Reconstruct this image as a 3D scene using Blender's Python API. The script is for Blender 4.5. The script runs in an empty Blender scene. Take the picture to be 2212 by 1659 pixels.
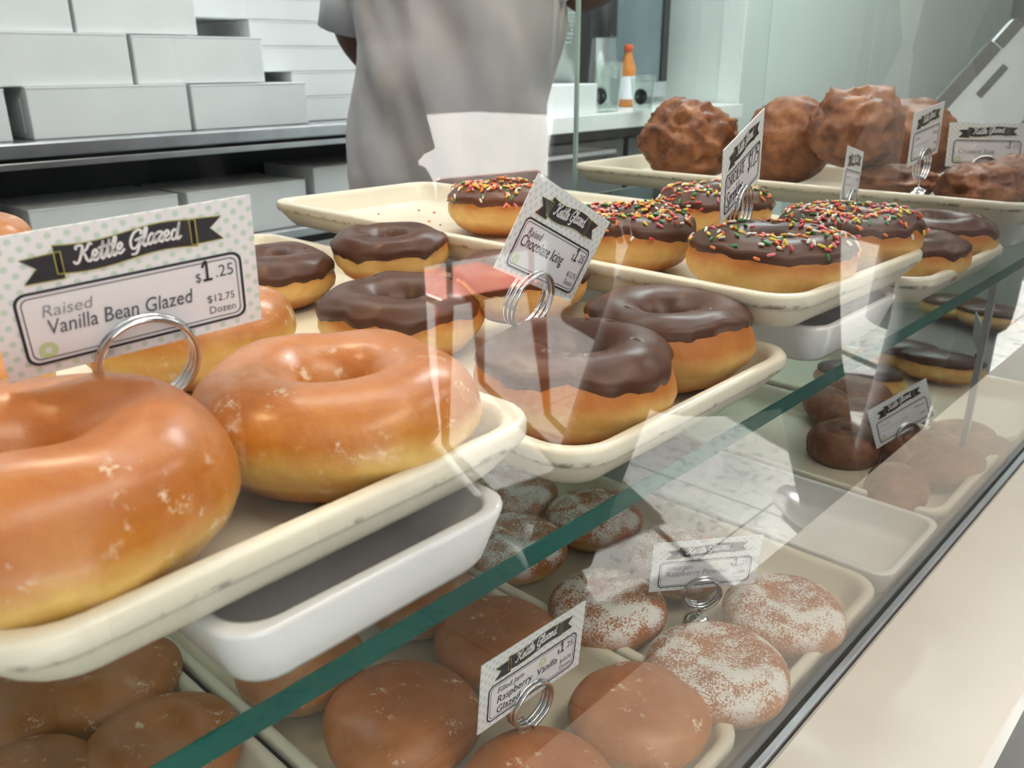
import bpy, bmesh, math, random
import numpy as np
from mathutils import Vector, Matrix, noise as mnoise
sc = bpy.context.scene
COL = sc.collection
rnd = random.Random(7)
PI = math.pi

# ------------------------------------------------------------------ camera
W, H, FOC = 2212, 1659, 1850.0
EYE = np.array([0.0, -0.175, 1.10])
RC = np.array([[0.68100512, -0.73225708, -0.00562117],      # camera right / down / forward rows
               [-0.2596332, -0.23426921, -0.936861],
               [0.68470623, 0.63946658, -0.34965678]])
cam_d = bpy.data.cameras.new('camera'); cam = bpy.data.objects.new('camera', cam_d); COL.objects.link(cam)
m3 = Matrix([list(RC[0]), list(-RC[1]), list(-RC[2])]).transposed()
cam.matrix_world = Matrix.Translation(Vector(EYE)) @ m3.to_4x4()
cam_d.sensor_width = 36.0; cam_d.lens = 36.0 * FOC / W
cam_d.clip_start = 0.01; cam_d.clip_end = 100
cam_d.dof.use_dof = True; cam_d.dof.focus_distance = 0.52; cam_d.dof.aperture_fstop = 17.0
sc.camera = cam
sc.view_settings.view_transform = 'Standard'; sc.view_settings.look = 'None'
sc.view_settings.gamma = 1.0; sc.view_settings.exposure = -0.12; sc.view_settings.use_curve_mapping = False
sc.cycles.use_denoising = True
sc.cycles.max_bounces = 8; sc.cycles.transparent_max_bounces = 96; sc.cycles.diffuse_bounces = 4
sc.cycles.caustics_reflective = False; sc.cycles.caustics_refractive = False
sc.cycles.sample_clamp_indirect = 60.0

# ------------------------------------------------------------------ world and lights
wd = bpy.data.worlds.new('world'); sc.world = wd; wd.use_nodes = True
wd.node_tree.nodes['Background'].inputs[0].default_value = (0.80, 0.90, 1.0, 1)
wd.node_tree.nodes['Background'].inputs[1].default_value = 0.5
def lamp(name, kind, loc, energy, color, target=None, **kw):
    d = bpy.data.lights.new(name, kind); o = bpy.data.objects.new(name, d); COL.objects.link(o)
    o.location = loc; d.energy = energy; d.color = color
    for k, v in kw.items(): setattr(d, k, v)
    if target is not None:
        o.rotation_euler = (Vector(target) - Vector(loc)).to_track_quat('-Z', 'Y').to_euler()
    return o
# sun through the shop window, onto the floor in front of the case
az, el = math.radians(115), math.radians(30)
sd = Vector((math.cos(az) * math.cos(el), math.sin(az) * math.cos(el), -math.sin(el)))
sun = lamp('sun', 'SUN', (6, -9, 6), 58.0, (1.0, 0.97, 0.92), angle=0.01)
sun.rotation_euler = sd.to_track_quat('-Z', 'Y').to_euler()
# daylight entering by the large shop window on the left
lamp('window_daylight', 'AREA', (-0.65, -3.93, 1.5), 40, (0.76, 0.88, 1.0), (-0.65, 0, 1.3), shape='RECTANGLE', size=3.4, size_y=2.6)
# ceiling fittings: sales floor and kitchen side
lamp('shop_ceiling_light', 'AREA', (0.5, -1.0, 2.85), 38, (1.0, 0.88, 0.74), (0.5, -0.9, 0), shape='RECTANGLE', size=1.8, size_y=0.6)
lamp('kitchen_ceiling_light', 'AREA', (0.75, 1.2, 2.85), 33, (0.86, 0.97, 1.0), (1.5, 1.5, 0), shape='RECTANGLE', size=2.6, size_y=0.5)
lamp('counter_ceiling_light', 'AREA', (2.9, 0.95, 2.85), 74, (0.88, 0.98, 1.0), (3.0, 1.4, 0), shape='RECTANGLE', size=1.6, size_y=0.5)
for lx, ly, le in ((-0.12, 0.42, 6.5), (0.28, 0.50, 5.2), (0.70, 0.46, 3.6), (1.15, 0.42, 2.2)):   # warm case lamps
    lamp('case_lamp', 'SPOT', (lx, ly, 1.62), le, (1.0, 0.70, 0.38), (lx + 0.08, ly - 0.22, 0.95), spot_size=1.5, spot_blend=0.8, shadow_soft_size=0.035)

def ray(p):
    return RC.T @ np.array([p[0] - W / 2, p[1] - H / 2, FOC])
def at(px, py, z=None, y=None):
    """world point seen at a photo pixel, on a horizontal plane z or on a plane y"""
    d = ray((px, py)); t = (z - EYE[2]) / d[2] if z is not None else (y - EYE[1]) / d[1]
    return Vector(EYE + t * d)

# ------------------------------------------------------------------ materials
def mat(name, color, rough=0.5, metal=0.0, noise_amt=0.0, noise_scale=30.0, color2=None, bump=0.0, bump_scale=None,
        coat=0.0, spec=0.5, coat_rough=0.1, sss=0.0, alpha=1.0):
    m = bpy.data.materials.new(name); m.use_nodes = True
    nt = m.node_tree; b = nt.nodes['Principled BSDF']
    b.inputs['Roughness'].default_value = rough; b.inputs['Metallic'].default_value = metal
    b.inputs['Specular IOR Level'].default_value = spec
    b.inputs['Coat Weight'].default_value = coat; b.inputs['Coat Roughness'].default_value = coat_rough
    b.inputs['Alpha'].default_value = alpha
    if sss:
        b.inputs['Subsurface Weight'].default_value = sss; b.inputs['Subsurface Radius'].default_value = (0.006, 0.003, 0.001)
    c = (*color, 1)
    tc = nt.nodes.new('ShaderNodeTexCoord')
    nz = nt.nodes.new('ShaderNodeTexNoise'); nz.inputs['Scale'].default_value = noise_scale; nz.inputs['Detail'].default_value = 4
    nt.links.new(tc.outputs['Object'], nz.inputs['Vector'])
    mx = nt.nodes.new('ShaderNodeMix'); mx.data_type = 'RGBA'
    mx.inputs['A'].default_value = c
    k2 = color2 if color2 else tuple(v * (1 - noise_amt) for v in color)
    mx.inputs['B'].default_value = (*k2, 1)
    rp = nt.nodes.new('ShaderNodeMapRange'); rp.inputs['From Min'].default_value = 0.4; rp.inputs['From Max'].default_value = 0.65
    nt.links.new(nz.outputs['Fac'], rp.inputs['Value']); nt.links.new(rp.outputs['Result'], mx.inputs['Factor'])
    nt.links.new(mx.outputs['Result'], b.inputs['Base Color'])
    if bump:
        n2 = nt.nodes.new('ShaderNodeTexNoise'); n2.inputs['Scale'].default_value = bump_scale or noise_scale; n2.inputs['Detail'].default_value = 5
        nt.links.new(tc.outputs['Object'], n2.inputs['Vector'])
        bp = nt.nodes.new('ShaderNodeBump'); bp.inputs['Strength'].default_value = bump; bp.inputs['Distance'].default_value = 0.002
        nt.links.new(n2.outputs['Fac'], bp.inputs['Height']); nt.links.new(bp.outputs['Normal'], b.inputs['Normal'])
    return m

class G:
    """small node-graph helper"""
    def __init__(s, name):
        s.m = bpy.data.materials.new(name); s.m.use_nodes = True; s.t = s.m.node_tree; s.b = s.t.nodes['Principled BSDF']
        s.tc = s.t.nodes.new('ShaderNodeTexCoord')
    def L(s, a, b): s.t.links.new(a, b)
    def n(s, kind, **kw):
        x = s.t.nodes.new(kind)
        for k, v in kw.items():
            if hasattr(x, k): setattr(x, k, v)
            else: x.inputs[k.replace('_', ' ')].default_value = v
        return x
    def noise(s, scale, detail=4.0, rough=0.55):
        x = s.t.nodes.new('ShaderNodeTexNoise'); x.inputs['Scale'].default_value = scale
        x.inputs['Detail'].default_value = detail; x.inputs['Roughness'].default_value = rough
        s.L(s.tc.outputs['Object'], x.inputs['Vector']); return x.outputs['Fac']
    def math(s, op, a, b=None, c=None):
        x = s.t.nodes.new('ShaderNodeMath'); x.operation = op
        for i, v in enumerate((a, b, c)):
            if v is None: continue
            if isinstance(v, (int, float)): x.inputs[i].default_value = v
            else: s.L(v, x.inputs[i])
        return x.outputs[0]
    def rng(s, v, a, b, c=0.0, d=1.0):
        x = s.t.nodes.new('ShaderNodeMapRange'); s.L(v, x.inputs['Value'])
        for k, q in zip(('From Min', 'From Max', 'To Min', 'To Max'), (a, b, c, d)): x.inputs[k].default_value = q
        return x.outputs['Result']
    def ramp(s, v, stops):
        x = s.t.nodes.new('ShaderNodeValToRGB'); s.L(v, x.inputs['Fac']); e = x.color_ramp.elements
        while len(e) < len(stops): e.new(0.5)
        for q, (p, c) in zip(e, stops): q.position = p; q.color = (*c, 1)
        return x.outputs['Color']
    def mix(s, f, a, b):
        x = s.t.nodes.new('ShaderNodeMix'); x.data_type = 'RGBA'
        for k, v in (('A', a), ('B', b)):
            if isinstance(v, tuple): x.inputs[k].default_value = (*v, 1)
            else: s.L(v, x.inputs[k])
        if isinstance(f, (int, float)): x.inputs['Factor'].default_value = f
        else: s.L(f, x.inputs['Factor'])
        return x.outputs['Result']
    def xyz(s, out='Object'):
        x = s.t.nodes.new('ShaderNodeSeparateXYZ'); s.L(s.tc.outputs[out], x.inputs[0]); return x.outputs
    def bump(s, v, strength, dist=0.001):
        x = s.t.nodes.new('ShaderNodeBump'); x.inputs['Strength'].default_value = strength; x.inputs['Distance'].default_value = dist
        s.L(v, x.inputs['Height']); s.L(x.outputs['Normal'], s.b.inputs['Normal'])
    def setp(s, **kw):
        for k, v in kw.items():
            k = k.replace('_', ' ')
            if isinstance(v, (int, float)): s.b.inputs[k].default_value = v
            elif isinstance(v, tuple): s.b.inputs[k].default_value = v
            else: s.L(v, s.b.inputs[k])
        return s.m

def dough_mat(name, stops, hgt, flakes=0.0, coat=0.0, powder=0.0, rough=0.5, powder_from=0.55, sss=0.15):
    """dough coloured by its height above the tray: browned base, pale proofing ring, fried top"""
    g = G(name); z = g.xyz()[2]
    wob = g.math('MULTIPLY_ADD', g.noise(28, 2), 0.26, -0.13)
    t = g.math('ADD', g.math('DIVIDE', z, hgt), wob)
    col = g.ramp(t, stops)
    mott = g.rng(g.math('ADD', g.math('MULTIPLY', g.noise(70, 5, 0.6), 0.6), g.math('MULTIPLY', g.noise(21, 3, 0.5), 0.4)), 0.38, 0.62, 0.0, 1.0)
    x = g.t.nodes.new('ShaderNodeMix'); x.data_type = 'RGBA'; x.blend_type = 'MULTIPLY'
    g.L(g.math('MULTIPLY', mott, 0.75), x.inputs['Factor']); g.L(col, x.inputs['A']); x.inputs['B'].default_value = (0.80, 0.62, 0.42, 1)
    col = x.outputs['Result']
    if flakes:
        f = g.math('MULTIPLY', g.rng(g.noise(85, 6, 0.75), 0.58, 0.65), g.rng(g.noise(24, 2), 0.44, 0.58))
        col = g.mix(g.math('MULTIPLY', f, flakes), col, (0.85, 0.72, 0.55))
    rr = rough
    if powder:
        nz = g.t.nodes.new('ShaderNodeNewGeometry'); sp = g.t.nodes.new('ShaderNodeSeparateXYZ'); g.L(nz.outputs['Normal'], sp.inputs[0])
        zz = g.rng(t, powder_from - 0.12, powder_from + 0.22)
        grains = g.math('ADD', g.noise(640, 3, 0.8), g.math('MULTIPLY', g.math('SUBTRACT', g.noise(45, 3), 0.5), 0.9))
        cover = g.rng(g.math('ADD', grains, g.math('MULTIPLY', zz, 0.15)), 0.61, 0.70)
        col = g.mix(g.math('MULTIPLY', g.math('MULTIPLY', cover, powder), zz), col, (0.86, 0.84, 0.82))
    g.L(col, g.b.inputs['Base Color'])
    g.bump(g.math('ADD', g.noise(190, 5, 0.6), g.math('MULTIPLY', g.noise(55, 3, 0.5), 1.6)), 0.32, 0.0016)
    return g.setp(Roughness=rr, Coat_Weight=coat, Coat_Roughness=0.24, Subsurface_Weight=sss, Subsurface_Radius=(0.008, 0.004, 0.0015), Subsurface_Scale=0.5)

M = {}
M['glazed'] = dough_mat('glazed_dough', [(0.0, (0.24, 0.055, 0.006)), (0.17, (0.42, 0.14, 0.012)), (0.32, (0.76, 0.49, 0.13)), (0.52, (0.78, 0.52, 0.16)), (0.70, (0.54, 0.20, 0.018)), (1.0, (0.48, 0.15, 0.011))], 0.050, flakes=0.75, coat=0.45, rough=0.42)
M['raised'] = dough_mat('raised_dough', [(0.0, (0.32, 0.09, 0.015)), (0.18, (0.50, 0.20, 0.04)), (0.36, (0.76, 0.52, 0.20)), (0.54, (0.72, 0.45, 0.15)), (0.70, (0.52, 0.19, 0.03)), (1.0, (0.42, 0.13, 0.018))], 0.046, coat=0.05, rough=0.6)
M['jelly'] = dough_mat('glazed_filled_dough', [(0.0, (0.42, 0.16, 0.05)), (0.18, (0.50, 0.22, 0.08)), (0.34, (0.70, 0.46, 0.22)), (0.44, (0.66, 0.38, 0.16)), (0.58, (0.50, 0.19, 0.045)), (1.0, (0.46, 0.155, 0.035))], 0.044, flakes=1.0, coat=0.3, rough=0.5)
M['powder'] = dough_mat('sugar_dusted_dough', [(0.0, (0.42, 0.17, 0.05)), (0.2, (0.52, 0.25, 0.09)), (0.36, (0.74, 0.52, 0.26)), (0.46, (0.64, 0.36, 0.14)), (0.6, (0.45, 0.16, 0.04)), (1.0, (0.40, 0.13, 0.03))], 0.044, powder=0.95, rough=0.7)
def fritter_mat(name, a, b, c):
    g = G(name); n1 = g.noise(38, 6, 0.65)
    col = g.ramp(n1, [(0.30, a), (0.5, b), (0.72, c)])
    g.L(col, g.b.inputs['Base Color']); g.bump(g.noise(90, 6, 0.7), 0.6, 0.003)
    return g.setp(Roughness=0.5, Coat_Weight=0.12, Coat_Roughness=0.25)
M['fritter'] = fritter_mat('fritter_crust', (0.075, 0.022, 0.008), (0.24, 0.075, 0.022), (0.42, 0.17, 0.055))
M['roll'] = fritter_mat('roll_crust', (0.13, 0.04, 0.02), (0.27, 0.10, 0.045), (0.45, 0.22, 0.10))
M['choc'] = mat('chocolate_icing', (0.088, 0.031, 0.016), 0.38, noise_amt=0.25, noise_scale=60, spec=0.28, coat=0.05, coat_rough=0.18, bump=0.08, bump_scale=120)
M['tray'] = None
g = G('tray_fibreglass'); sc_ = g.rng(g.noise(160, 6, 0.75), 0.66, 0.72)
zt = g.xyz()[2]; xt, yt, _z = g.xyz(); outer = g.rng(g.math('MAXIMUM', g.math('SUBTRACT', g.math('ABSOLUTE', xt), 0.10875), g.math('SUBTRACT', g.math('ABSOLUTE', yt), 0.30)), -0.0068, -0.0060); lip = g.math('MULTIPLY', outer, g.math('MULTIPLY', g.rng(zt, 0.0160, 0.0172), g.rng(zt, 0.0205, 0.0190)))
worn = g.math('MULTIPLY', g.math('MULTIPLY', g.rng(g.noise(55, 6, 0.7), 0.50, 0.58), lip), 0.75)
col = g.mix(worn, g.mix(g.rng(g.noise(9, 3), 0.4, 0.7), (0.74, 0.68, 0.56), (0.70, 0.63, 0.51)), (0.16, 0.12, 0.09))
g.L(col, g.b.inputs['Base Color']); M['tray'] = g.setp(Roughness=0.33, Coat_Weight=0.15)
M['pan'] = mat('white_melamine', (0.78, 0.77, 0.78), 0.22, noise_amt=0.06, noise_scale=12, coat=0.3)
M['steel'] = mat('stainless_steel', (0.74, 0.76, 0.80), 0.28, 1.0, 0.15, 14)
M['chrome'] = mat('chrome_wire', (0.72, 0.72, 0.74), 0.12, 1.0, 0.08, 60)
M['alu'] = mat('anodised_aluminium', (0.50, 0.53, 0.58), 0.38, 0.9, 0.08, 20)
M['black'] = mat('black_plastic', (0.012, 0.013, 0.015), 0.35, noise_amt=0.2)
M['blackwall'] = mat('black_laminate', (0.018, 0.020, 0.021), 0.45, noise_amt=0.3, noise_scale=6)
M['wall'] = mat('painted_wall', (0.72, 0.74, 0.72), 0.6, noise_amt=0.05, noise_scale=4)
M['panel'] = mat('glossy_wall_panel', (0.60, 0.655, 0.64), 0.3, noise_amt=0.06, noise_scale=2.5, coat=0.2)
M['frontwall'] = mat('slate_painted_wall', (0.10, 0.105, 0.11), 0.6, noise_amt=0.1, noise_scale=4)
M['till_grey'] = mat('till_grey_plastic', (0.20, 0.19, 0.18), 0.45, noise_amt=0.08)
M['paving'] = mat('pale_concrete_paving', (0.80, 0.80, 0.78), 0.8, noise_amt=0.06, noise_scale=2)
M['ceiling'] = mat('ceiling_paint', (0.80, 0.80, 0.78), 0.8, noise_amt=0.04, noise_scale=3)
M['counter'] = mat('white_quartz_top', (0.82, 0.83, 0.81), 0.3, noise_amt=0.04, noise_scale=40)
M['ledge'] = mat('cream_quartz_ledge', (0.70, 0.655, 0.60), 0.30, noise_amt=0.07, noise_scale=7, coat=0.2)
M['deck'] = mat('case_deck', (0.17, 0.165, 0.155), 0.35, noise_amt=0.08, noise_scale=6)
M['cab'] = mat('grey_cabinet', (0.10, 0.105, 0.11), 0.4, noise_amt=0.15, noise_scale=5)
M['box'] = mat('white_cardboard', (0.76, 0.77, 0.77), 0.7, noise_amt=0.05, noise_scale=9, bump=0.05)
M['front'] = mat('case_front_panel', (0.09, 0.085, 0.085), 0.5, noise_amt=0.2, noise_scale=8)
M['skin'] = mat('skin', (0.16, 0.065, 0.045), 0.5, noise_amt=0.12, noise_scale=18, sss=0.1)
M['hair'] = mat('dark_hair', (0.015, 0.011, 0.009), 0.6, noise_amt=0.3, noise_scale=80)
M['shirt'] = mat('white_shirt_cloth', (0.62, 0.62, 0.66), 0.85, noise_amt=0.07, noise_scale=25, bump=0.15, bump_scale=300)
M['apron'] = mat('grey_white_apron_cloth', (0.50, 0.445, 0.43), 0.8, color2=(0.43, 0.40, 0.42), noise_scale=9, bump=0.15, bump_scale=260)
M['darkcloth'] = mat('dark_cloth', (0.016, 0.017, 0.021), 0.85, noise_amt=0.3, noise_scale=20)
M['greycloth'] = mat('grey_coat_cloth', (0.05, 0.048, 0.05), 0.85, noise_amt=0.3, noise_scale=20)
M['ink'] = mat('black_ink', (0.016, 0.015, 0.024), 0.6, noise_amt=0.1)
M['greyink'] = mat('grey_ink', (0.10, 0.10, 0.115), 0.6, noise_amt=0.1)
M['paleink'] = mat('pale_ink_and_haze', (0.30, 0.30, 0.33), 0.6, noise_amt=0.1)  # light grey print, also imitates reflection haze on cards
M['whiteink'] = mat('white_print', (0.80, 0.80, 0.82), 0.6, noise_amt=0.03)
M['gold'] = mat('gold_ink', (0.50, 0.45, 0.10), 0.5, noise_amt=0.1)
M['greenink'] = mat('pale_green_ink', (0.55, 0.66, 0.38), 0.6, noise_amt=0.1)
M['paperwhite'] = mat('card_paper', (0.80, 0.79, 0.84), 0.45, noise_amt=0.03, noise_scale=40)
g = G('dotted_card_paper'); x, y, z = g.xyz()
P_ = 0.0058
def cellc(v, off):
    q = g.math('FRACT', g.math('ADD', g.math('DIVIDE', v, P_), off)); return g.math('SUBTRACT', q, 0.5)
def dots(off):
    a, b_ = cellc(x, off), cellc(y, off)
    return g.math('LESS_THAN', g.math('ADD', g.math('MULTIPLY', a, a), g.math('MULTIPLY', b_, b_)), 0.037)
dd = g.math('MAXIMUM', dots(0.5), dots(0.0))
g.L(g.mix(dd, (0.80, 0.79, 0.84), (0.55, 0.68, 0.60)), g.b.inputs['Base Color']); M['dotpaper'] = g.setp(Roughness=0.45)
for nme, c in (('red', (0.62, 0.05, 0.05)), ('orange', (0.80, 0.20, 0.03)), ('yellow', (0.82, 0.60, 0.08)), ('white', (0.80, 0.74, 0.66)), ('green', (0.05, 0.26, 0.08)), ('pink', (0.80, 0.20, 0.24))):
    M['spr_' + nme] = mat('sprinkle_' + nme, c, 0.35, noise_amt=0.1, noise_scale=300)
# speckled stone floor
g = G('speckled_stone_floor'); n1 = g.noise(38, 6, 0.8); n2 = g.noise(9, 4)
sp = g.rng(n1, 0.52, 0.60); x, y, z = g.xyz()
def joint(v, per):
    q = g.math('ABSOLUTE', g.math('SUBTRACT', g.math('FRACT', g.math('DIVIDE', v, per)), 0.5)); return g.math('GREATER_THAN', q, 0.4965)
jn = g.math('MAXIMUM', joint(x, 0.9), joint(y, 0.9))
col = g.mix(jn, g.mix(g.math('MULTIPLY', sp, 0.75), g.mix(n2, (0.26, 0.265, 0.255), (0.21, 0.218, 0.21)), (0.07, 0.07, 0.066)), (0.05, 0.05, 0.048))
g.L(col, g.b.inputs['Base Color']); M['floor'] = g.setp(Roughness=0.45)

def glass_mat(name, tint, ior=1.5, gain=1.7, base=0.0):
    """clear pane: straight-through transmission plus a Fresnel reflection from both faces"""
    m = bpy.data.materials.new(name); m.use_nodes = True; t = m.node_tree; t.nodes.clear()
    out = t.nodes.new('ShaderNodeOutputMaterial'); mx = t.nodes.new('ShaderNodeMixShader')
    tr = t.nodes.new('ShaderNodeBsdfTransparent'); tr.inputs['Color'].default_value = (*tint, 1)
    gl = t.nodes.new('ShaderNodeBsdfGlossy'); gl.inputs['Roughness'].default_value = 0.0
    fr = t.nodes.new('ShaderNodeFresnel'); fr.inputs['IOR'].default_value = ior
    ge = t.nodes.new('ShaderNodeNewGeometry')
    a = t.nodes.new('ShaderNodeMath'); a.operation = 'MULTIPLY_ADD'; a.inputs[1].default_value = gain; a.inputs[2].default_value = base; a.use_clamp = True
    inv = t.nodes.new('ShaderNodeMath'); inv.operation = 'SUBTRACT'; inv.inputs[0].default_value = 1.0
    mu = t.nodes.new('ShaderNodeMath'); mu.operation = 'MULTIPLY'
    t.links.new(fr.outputs[0], a.inputs[0]); t.links.new(ge.outputs['Backfacing'], inv.inputs[1])
    t.links.new(a.outputs[0], mu.inputs[0]); t.links.new(inv.outputs[0], mu.inputs[1])
    t.links.new(mu.outputs[0], mx.inputs[0]); t.links.new(tr.outputs[0], mx.inputs[1]); t.links.new(gl.outputs[0], mx.inputs[2])
    t.links.new(mx.outputs[0], out.inputs['Surface'])
    return m
M['glass'] = glass_mat('front_glass', (0.985, 0.995, 0.99))
M['shelfglass'] = glass_mat('shelf_glass', (0.93, 0.97, 0.95), gain=1.0)
M['doorglass'] = glass_mat('rear_door_glass', (0.93, 0.96, 0.945), gain=1.6)
M['cup'] = glass_mat('clear_plastic_cup', (0.975, 0.985, 0.98), gain=1.2, base=0.02)
def frost(m, amount):
    t = m.node_tree; out = [n for n in t.nodes if n.type == 'OUTPUT_MATERIAL'][0]; src = out.inputs['Surface'].links[0].from_socket
    d = t.nodes.new('ShaderNodeBsdfDiffuse'); d.inputs['Color'].default_value = (0.85, 0.9, 0.88, 1); x = t.nodes.new('ShaderNodeMixShader'); x.inputs[0].default_value = amount
    t.links.new(src, x.inputs[1]); t.links.new(d.outputs[0], x.inputs[2]); t.links.new(x.outputs[0], out.inputs['Surface'])
frost(M['cup'], 0.05)
M['edge'] = mat('green_glass_edge', (0.008, 0.065, 0.055), 0.25, color2=(0.010, 0.10, 0.08), noise_scale=6, spec=0.15)
M['paleedge'] = mat('pale_glass_edge', (0.30, 0.42, 0.38), 0.2, color2=(0.40, 0.52, 0.48), noise_scale=8)
M['orange_plastic'] = mat('orange_plastic', (0.75, 0.12, 0.03), 0.5, noise_amt=0.1)
M['juice'] = mat('orange_juice', (0.62, 0.22, 0.05), 0.3, noise_amt=0.1)
M['fridgeglass'] = mat('cooler_door_glass', (0.13, 0.17, 0.19), 0.12, noise_amt=0.2, noise_scale=3, coat=0.5)

# ------------------------------------------------------------------ mesh helpers
def mesh(name, v, f, m, parent=None, smooth=True, mats=None, fm=None):
    me = bpy.data.meshes.new(name); me.from_pydata([tuple(p) for p in v], [], [tuple(q) for q in f]); me.update()
    if smooth: me.polygons.foreach_set('use_smooth', [True] * len(me.polygons))
    for q in (mats or [m]): me.materials.append(q)
    if fm: me.polygons.foreach_set('material_index', fm)
    o = bpy.data.objects.new(name, me); COL.objects.link(o)
    if parent is not None: o.parent = parent
    return o
def fixn(o):
    bm = bmesh.new(); bm.from_mesh(o.data); bmesh.ops.recalc_face_normals(bm, faces=bm.faces); bm.to_mesh(o.data); bm.free(); return o
def tag(o, label=None, cat=None, group=None, kind=None):
    if label: o['label'] = label
    if cat: o['category'] = cat
    if group: o['group'] = group
    if kind: o['kind'] = kind
    return o
def empty(name, loc, rz=0.0):
    o = bpy.data.objects.new(name, None); COL.objects.link(o); o.location = loc; o.rotation_euler = (0, 0, rz); o.empty_display_size = 0.01
    return o
def copy_tree(o, parent=None):
    c = o.copy(); COL.objects.link(c); c.parent = parent
    for ch in list(o.children): copy_tree(ch, c)
    return c
def box(name, lo, hi, m, parent=None, bevel=0.0, seg=2, origin=None):
    lo, hi = Vector(lo), Vector(hi); org = Vector(origin) if origin is not None else Vector(((lo.x + hi.x) / 2, (lo.y + hi.y) / 2, lo.z))
    bm = bmesh.new(); bmesh.ops.create_cube(bm, size=1.0)
    for v in bm.verts:
        v.co = Vector((lo.x if v.co.x < 0 else hi.x, lo.y if v.co.y < 0 else hi.y, lo.z if v.co.z < 0 else hi.z)) - org
    if bevel: bmesh.ops.bevel(bm, geom=list(bm.edges), offset=bevel, segments=seg, affect='EDGES', profile=0.5)
    me = bpy.data.meshes.new(name); bm.to_mesh(me); bm.free(); me.materials.append(m)
    o = bpy.data.objects.new(name, me); COL.objects.link(o); o.location = org
    if parent is not None: o.parent = parent
    return o
def loft(name, loops, m, parent=None, cap0=True, cap1=True, smooth=True, closed=True):
    n = len(loops[0]); v = [p for l in loops for p in l]; f = []
    for i in range(len(loops) - 1):
        for j in range(n if closed else n - 1):
            k = (j + 1) % n; f.append((i * n + j, i * n + k, (i + 1) * n + k, (i + 1) * n + j))
    if cap0: f.append(tuple(range(n - 1, -1, -1)))
    if cap1: f.append(tuple((len(loops) - 1) * n + j for j in range(n)))
    return fixn(mesh(name, v, f, m, parent, smooth))
def lathe(name, prof, m, parent=None, n=32, loc=(0, 0, 0)):
    L_ = [[(loc[0] + r * math.cos(2 * PI * j / n), loc[1] + r * math.sin(2 * PI * j / n), loc[2] + z) for j in range(n)] for r, z in prof]
    return loft(name, L_, m, parent)
def tube(name, pts, r, m, parent=None, n=10, closed=False, radii=None):
    pts = [Vector(p) for p in pts]; L_ = []; N = len(pts); up = None
    for i, p in enumerate(pts):
        t = (pts[(i + 1) % N] - pts[i - 1]) if closed else (pts[min(i + 1, N - 1)] - pts[max(i - 1, 0)])
        t.normalize()
        if up is None: up = t.orthogonal().normalized()
        up = (up - t * up.dot(t)).normalized(); s = t.cross(up); rr = radii[i] if radii else r
        L_.append([p + (up * math.cos(2 * PI * j / n) + s * math.sin(2 * PI * j / n)) * rr for j in range(n)])
    return loft(name, L_, m, parent)
def rrect(hx, hy, r, z, n=6):
    out = []
    for cx, cy, a0 in ((hx - r, hy - r, 0), (-hx + r, hy - r, PI / 2), (-hx + r, -hy + r, PI), (hx - r, -hy + r, 3 * PI / 2)):
        for i in range(n + 1):
            a = a0 + PI / 2 * i / n; out.append((cx + r * math.cos(a), cy + r * math.sin(a), z))
    return out

# ------------------------------------------------------------------ room shell
def struct(o): o['kind'] = 'structure'; return o
struct(box('floor', (-7, -4.2, -0.1), (9, 2.8, 0.0), M['floor']))
struct(box('ceiling', (-7, -4.2, 2.9), (9, 2.8, 3.0), M['ceiling']))
struct(box('wall_back', (-7, 2.6, 0), (9, 2.8, 2.9), M['wall']))
struct(box('wall_left', (-7.2, -4.2, 0), (-7, 2.8, 2.9), M['wall']))
struct(box('wall_right', (9.0, -4.2, 0), (9.2, 2.8, 2.9), M['wall']))
struct(box('wall_partition', (3.449, 1.72, 0), (4.80, 1.82, 2.9), M['panel'], bevel=0.003)); struct(box('wall_side', (3.442, 1.8207, 0), (3.4485, 2.6, 2.9), M['wall'])); struct(box('lit_wall_end', (3.438, 1.7195, 0), (3.4485, 1.8205, 2.9), M['counter']))  # white end strip puts the brighter lit side into colour
# shop front: piers and openings with panes
for a, b in ((-7, -6.2), (1.1, 4.02), (4.66, 6.6), (8.6, 9)):
    pass
fw = []
def wallpiece(x0, x1, z0, z1):
    fw.append((x0, x1, z0, z1))
for q in ((-7, -2.4, 0, 2.9), (1.1, 2.7, 0, 2.9), (6.7, 9.0, 0, 2.9), (2.7, 6.7, 0, 0.30)):
    wallpiece(*q)
V, F = [], []
for x0, x1, z0, z1 in fw:
    k = len(V)
    V += [(x0, -4.2, z0), (x1, -4.2, z0), (x1, -4.0, z0), (x0, -4.0, z0), (x0, -4.2, z1), (x1, -4.2, z1), (x1, -4.0, z1), (x0, -4.0, z1)]
    F += [tuple(k + i for i in q) for q in ((0, 3, 2, 1), (4, 5, 6, 7), (0, 1, 5, 4), (1, 2, 6, 5), (2, 3, 7, 6), (3, 0, 4, 7))]
struct(mesh('wall_front', V, F, M['frontwall'], smooth=False))
for i, (x0, x1, z0, z1) in enumerate(((-2.4, 1.1, 0.02, 2.88), (2.7, 6.7, 0.30, 2.88))):
    w = struct(box('window_%d' % (i + 1), (x0, -4.11, z0), (x1, -4.10, z1), glass_mat('window_glass',(.98,.98,.98))))
struct(box('floor_outside', (-14, -16, -0.12), (16, -4.2, -0.02), M['paving']))

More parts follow.
